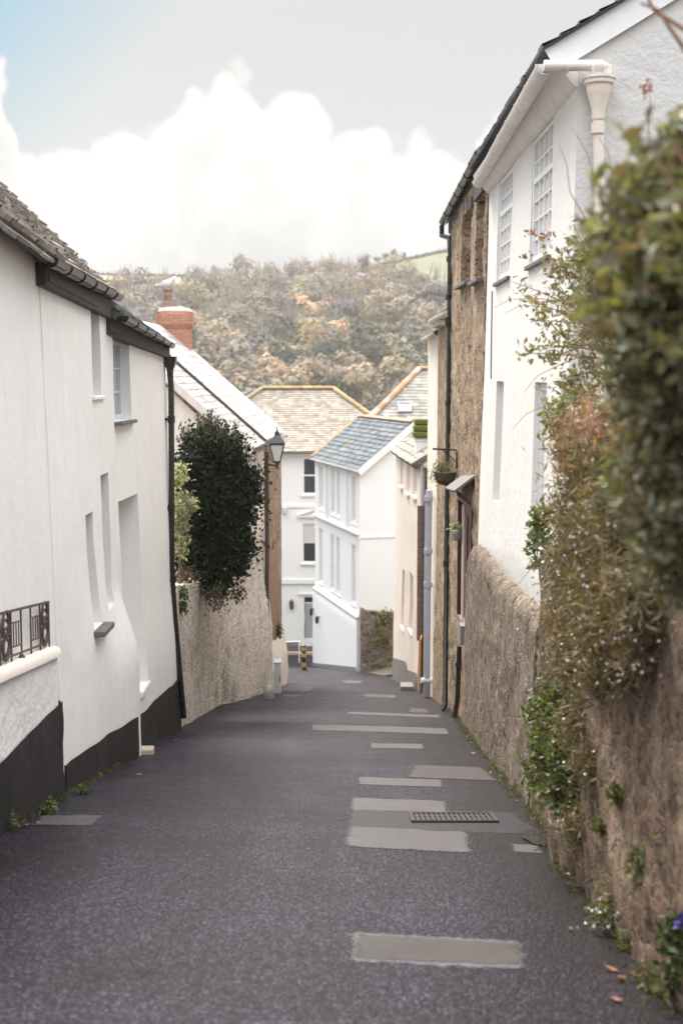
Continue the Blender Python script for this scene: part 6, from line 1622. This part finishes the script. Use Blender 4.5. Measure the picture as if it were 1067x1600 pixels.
rng = np.random.default_rng(5); allN = []; allP = []; allS = []; allC = []; bareP = []; bareS = []; bareC = []
tree_list = []
xs_t = []
y = 252.
while y < 604:
    x = -150 * y / 600 - 10; step = 5.8 + y * .004
    while x < 150 * y / 600 + 10:
        X, Y = x + rng.normal() * 1.6, y + rng.normal() * 2.; px = 533.5 + FPX * X / Y
        if 90 < px < 800 and not field_at(X, Y) and not field_at(X, Y + 14) and Y < 598: tree_list.append((X, Y))
        x += step * (1 if 120 < px < 760 else 1.3)
    y += step * 1.25
for (X, Y) in tree_list:
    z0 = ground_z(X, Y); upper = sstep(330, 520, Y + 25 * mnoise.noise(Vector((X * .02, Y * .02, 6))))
    q = mnoise.noise(Vector((X * .03, Y * .02, 12))) + rng.normal() * .35
    r = rng.choice([rng.uniform(2.6, 4.2), rng.uniform(4., 6.6)]) * (1.15 - .2 * upper) * (1 - .4 * sstep(545, 590, Y)); h = r * rng.uniform(1.7, 2.5); n = int(150 + 28 * r)
    u_ = rng.random()
    if u_ < .05 + .16 * max(0, q) * (1 - upper): base = np.array([.36, .245, .135])
    elif u_ < .3: base = np.array([.28, .215, .14])
    elif u_ < .42 - .12 * upper: base = np.array([.06, .072, .05])
    elif u_ < .62: base = np.array([.20, .165, .115])
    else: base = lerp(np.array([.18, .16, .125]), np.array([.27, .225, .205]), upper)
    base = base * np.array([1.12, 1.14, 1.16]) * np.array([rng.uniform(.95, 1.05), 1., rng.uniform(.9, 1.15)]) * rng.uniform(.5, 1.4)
    P, N = crown_cards(X, Y, z0, r, h, n, rng, upper > .5); allN.append(N)
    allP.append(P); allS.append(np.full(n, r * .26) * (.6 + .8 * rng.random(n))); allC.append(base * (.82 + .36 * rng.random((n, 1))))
    if upper > .35 and rng.random() < .8:
        m_ = 26; a = rng.random(m_) * 2 * pi; rad = r * .75 * rng.random(m_)
        bareP.append(np.stack([X + rad * np.cos(a), Y + rad * np.sin(a), z0 + h * (.45 + .65 * rng.random(m_))], 1)); bareS.append(np.full(m_, h * .5)); bareC.append(np.tile(np.array([.27, .225, .215]) * rng.uniform(.7, 1.2), (m_, 1)))
V1, F1 = leaf_geo(np.concatenate(allP), np.concatenate(allS), rng, aspect=.8, fold=.1, nrm=np.concatenate(allN))
V2, F2 = leaf_geo(np.concatenate(bareP), np.concatenate(bareS), rng, bias=(0, 0, 4.), aspect=.06, fold=.2)
cols_ = np.concatenate([np.repeat(np.concatenate(allC), 2, axis=0), np.repeat(np.concatenate(bareC), 2, axis=0)])
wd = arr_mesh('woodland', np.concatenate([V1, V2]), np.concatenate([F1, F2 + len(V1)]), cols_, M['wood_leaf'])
tag(wd, kind='stuff')
labs = ['leftmost of the bushy trees on the skyline above the green field', 'rounded tree on the skyline just right of the leftmost bushy one', 'tallest of the small trees on the skyline above the green field', 'small tree at the right end of the skyline group above the green field', 'low tree on the skyline between the wood and the bushy group']
for i, (px, r, h) in enumerate([(588, 2.0, 4.6), (600, 2.2, 5.6), (616, 2.3, 6.0), (630, 1.7, 4.2), (572, 1.8, 3.2)]):
    Y = 596.; X = (px - 533.5) * Y / FPX; z0 = ground_z(X, Y)
    root = thing('tree', (X, Y, z0), labs[i], 'tree', 'trees on the hill skyline')
    n = 240; P, N = crown_cards(X, Y, z0 + .6, r, h, n, rng, False)
    leaves('crown', P, r * .3 * (.6 + .8 * rng.random(n)), [(.16, .14, .12), (.12, .12, .09), (.21, .18, .16)], 'wood_leaf', root, seed=i, aspect=.6)
    mb = MB(); mb.tube([(X, Y, z0 - .3), (X + .1, Y, z0 + h * .5), (X, Y, z0 + h * .9)], [.22, .15, .04], 6); mb.build('trunk', M['bark'], root)
# hedges along the skyline fields: uncountable
hp_ = []
for _ in range(5200):
    px = rng.choice([rng.uniform(640, 720), rng.uniform(100, 300), rng.uniform(560, 640)]); Y = 598 + rng.normal() * 1.; X = (px - 533.5) * Y / FPX; hp_.append((X, Y, ground_z(X, Y) + abs(rng.normal()) * .55))
tag(leaves('hedge', hp_, .8, [(.15, .13, .11), (.11, .105, .08), (.19, .16, .14)], 'wood_leaf', None, seed=99, aspect=.6), kind='stuff')

# ------------------------------------------------------------------ the air between the street and the hill
HAZE = .0003
m = bpy.data.materials.new('haze'); m.use_nodes = True; t = NT(m.node_tree)
pv = t.n('ShaderNodeVolumePrincipled', {'Color': (1.0, .975, .95, 1), 'Density': HAZE, 'Density Attribute': '', 'Anisotropy': .2})
t.n('ShaderNodeOutputMaterial', {'Volume': pv.outputs[0]})
M['haze'] = m
if HAZE > 0:
    mb = MB(); mb.obox((0, 0, 0), (1, 0, 0), (0, 1, 0), Z3, (-360, 360), (-36, 726), (-38, 90)); tag(mb.build('haze', m, loc=(0, 0, 0)), kind='stuff')
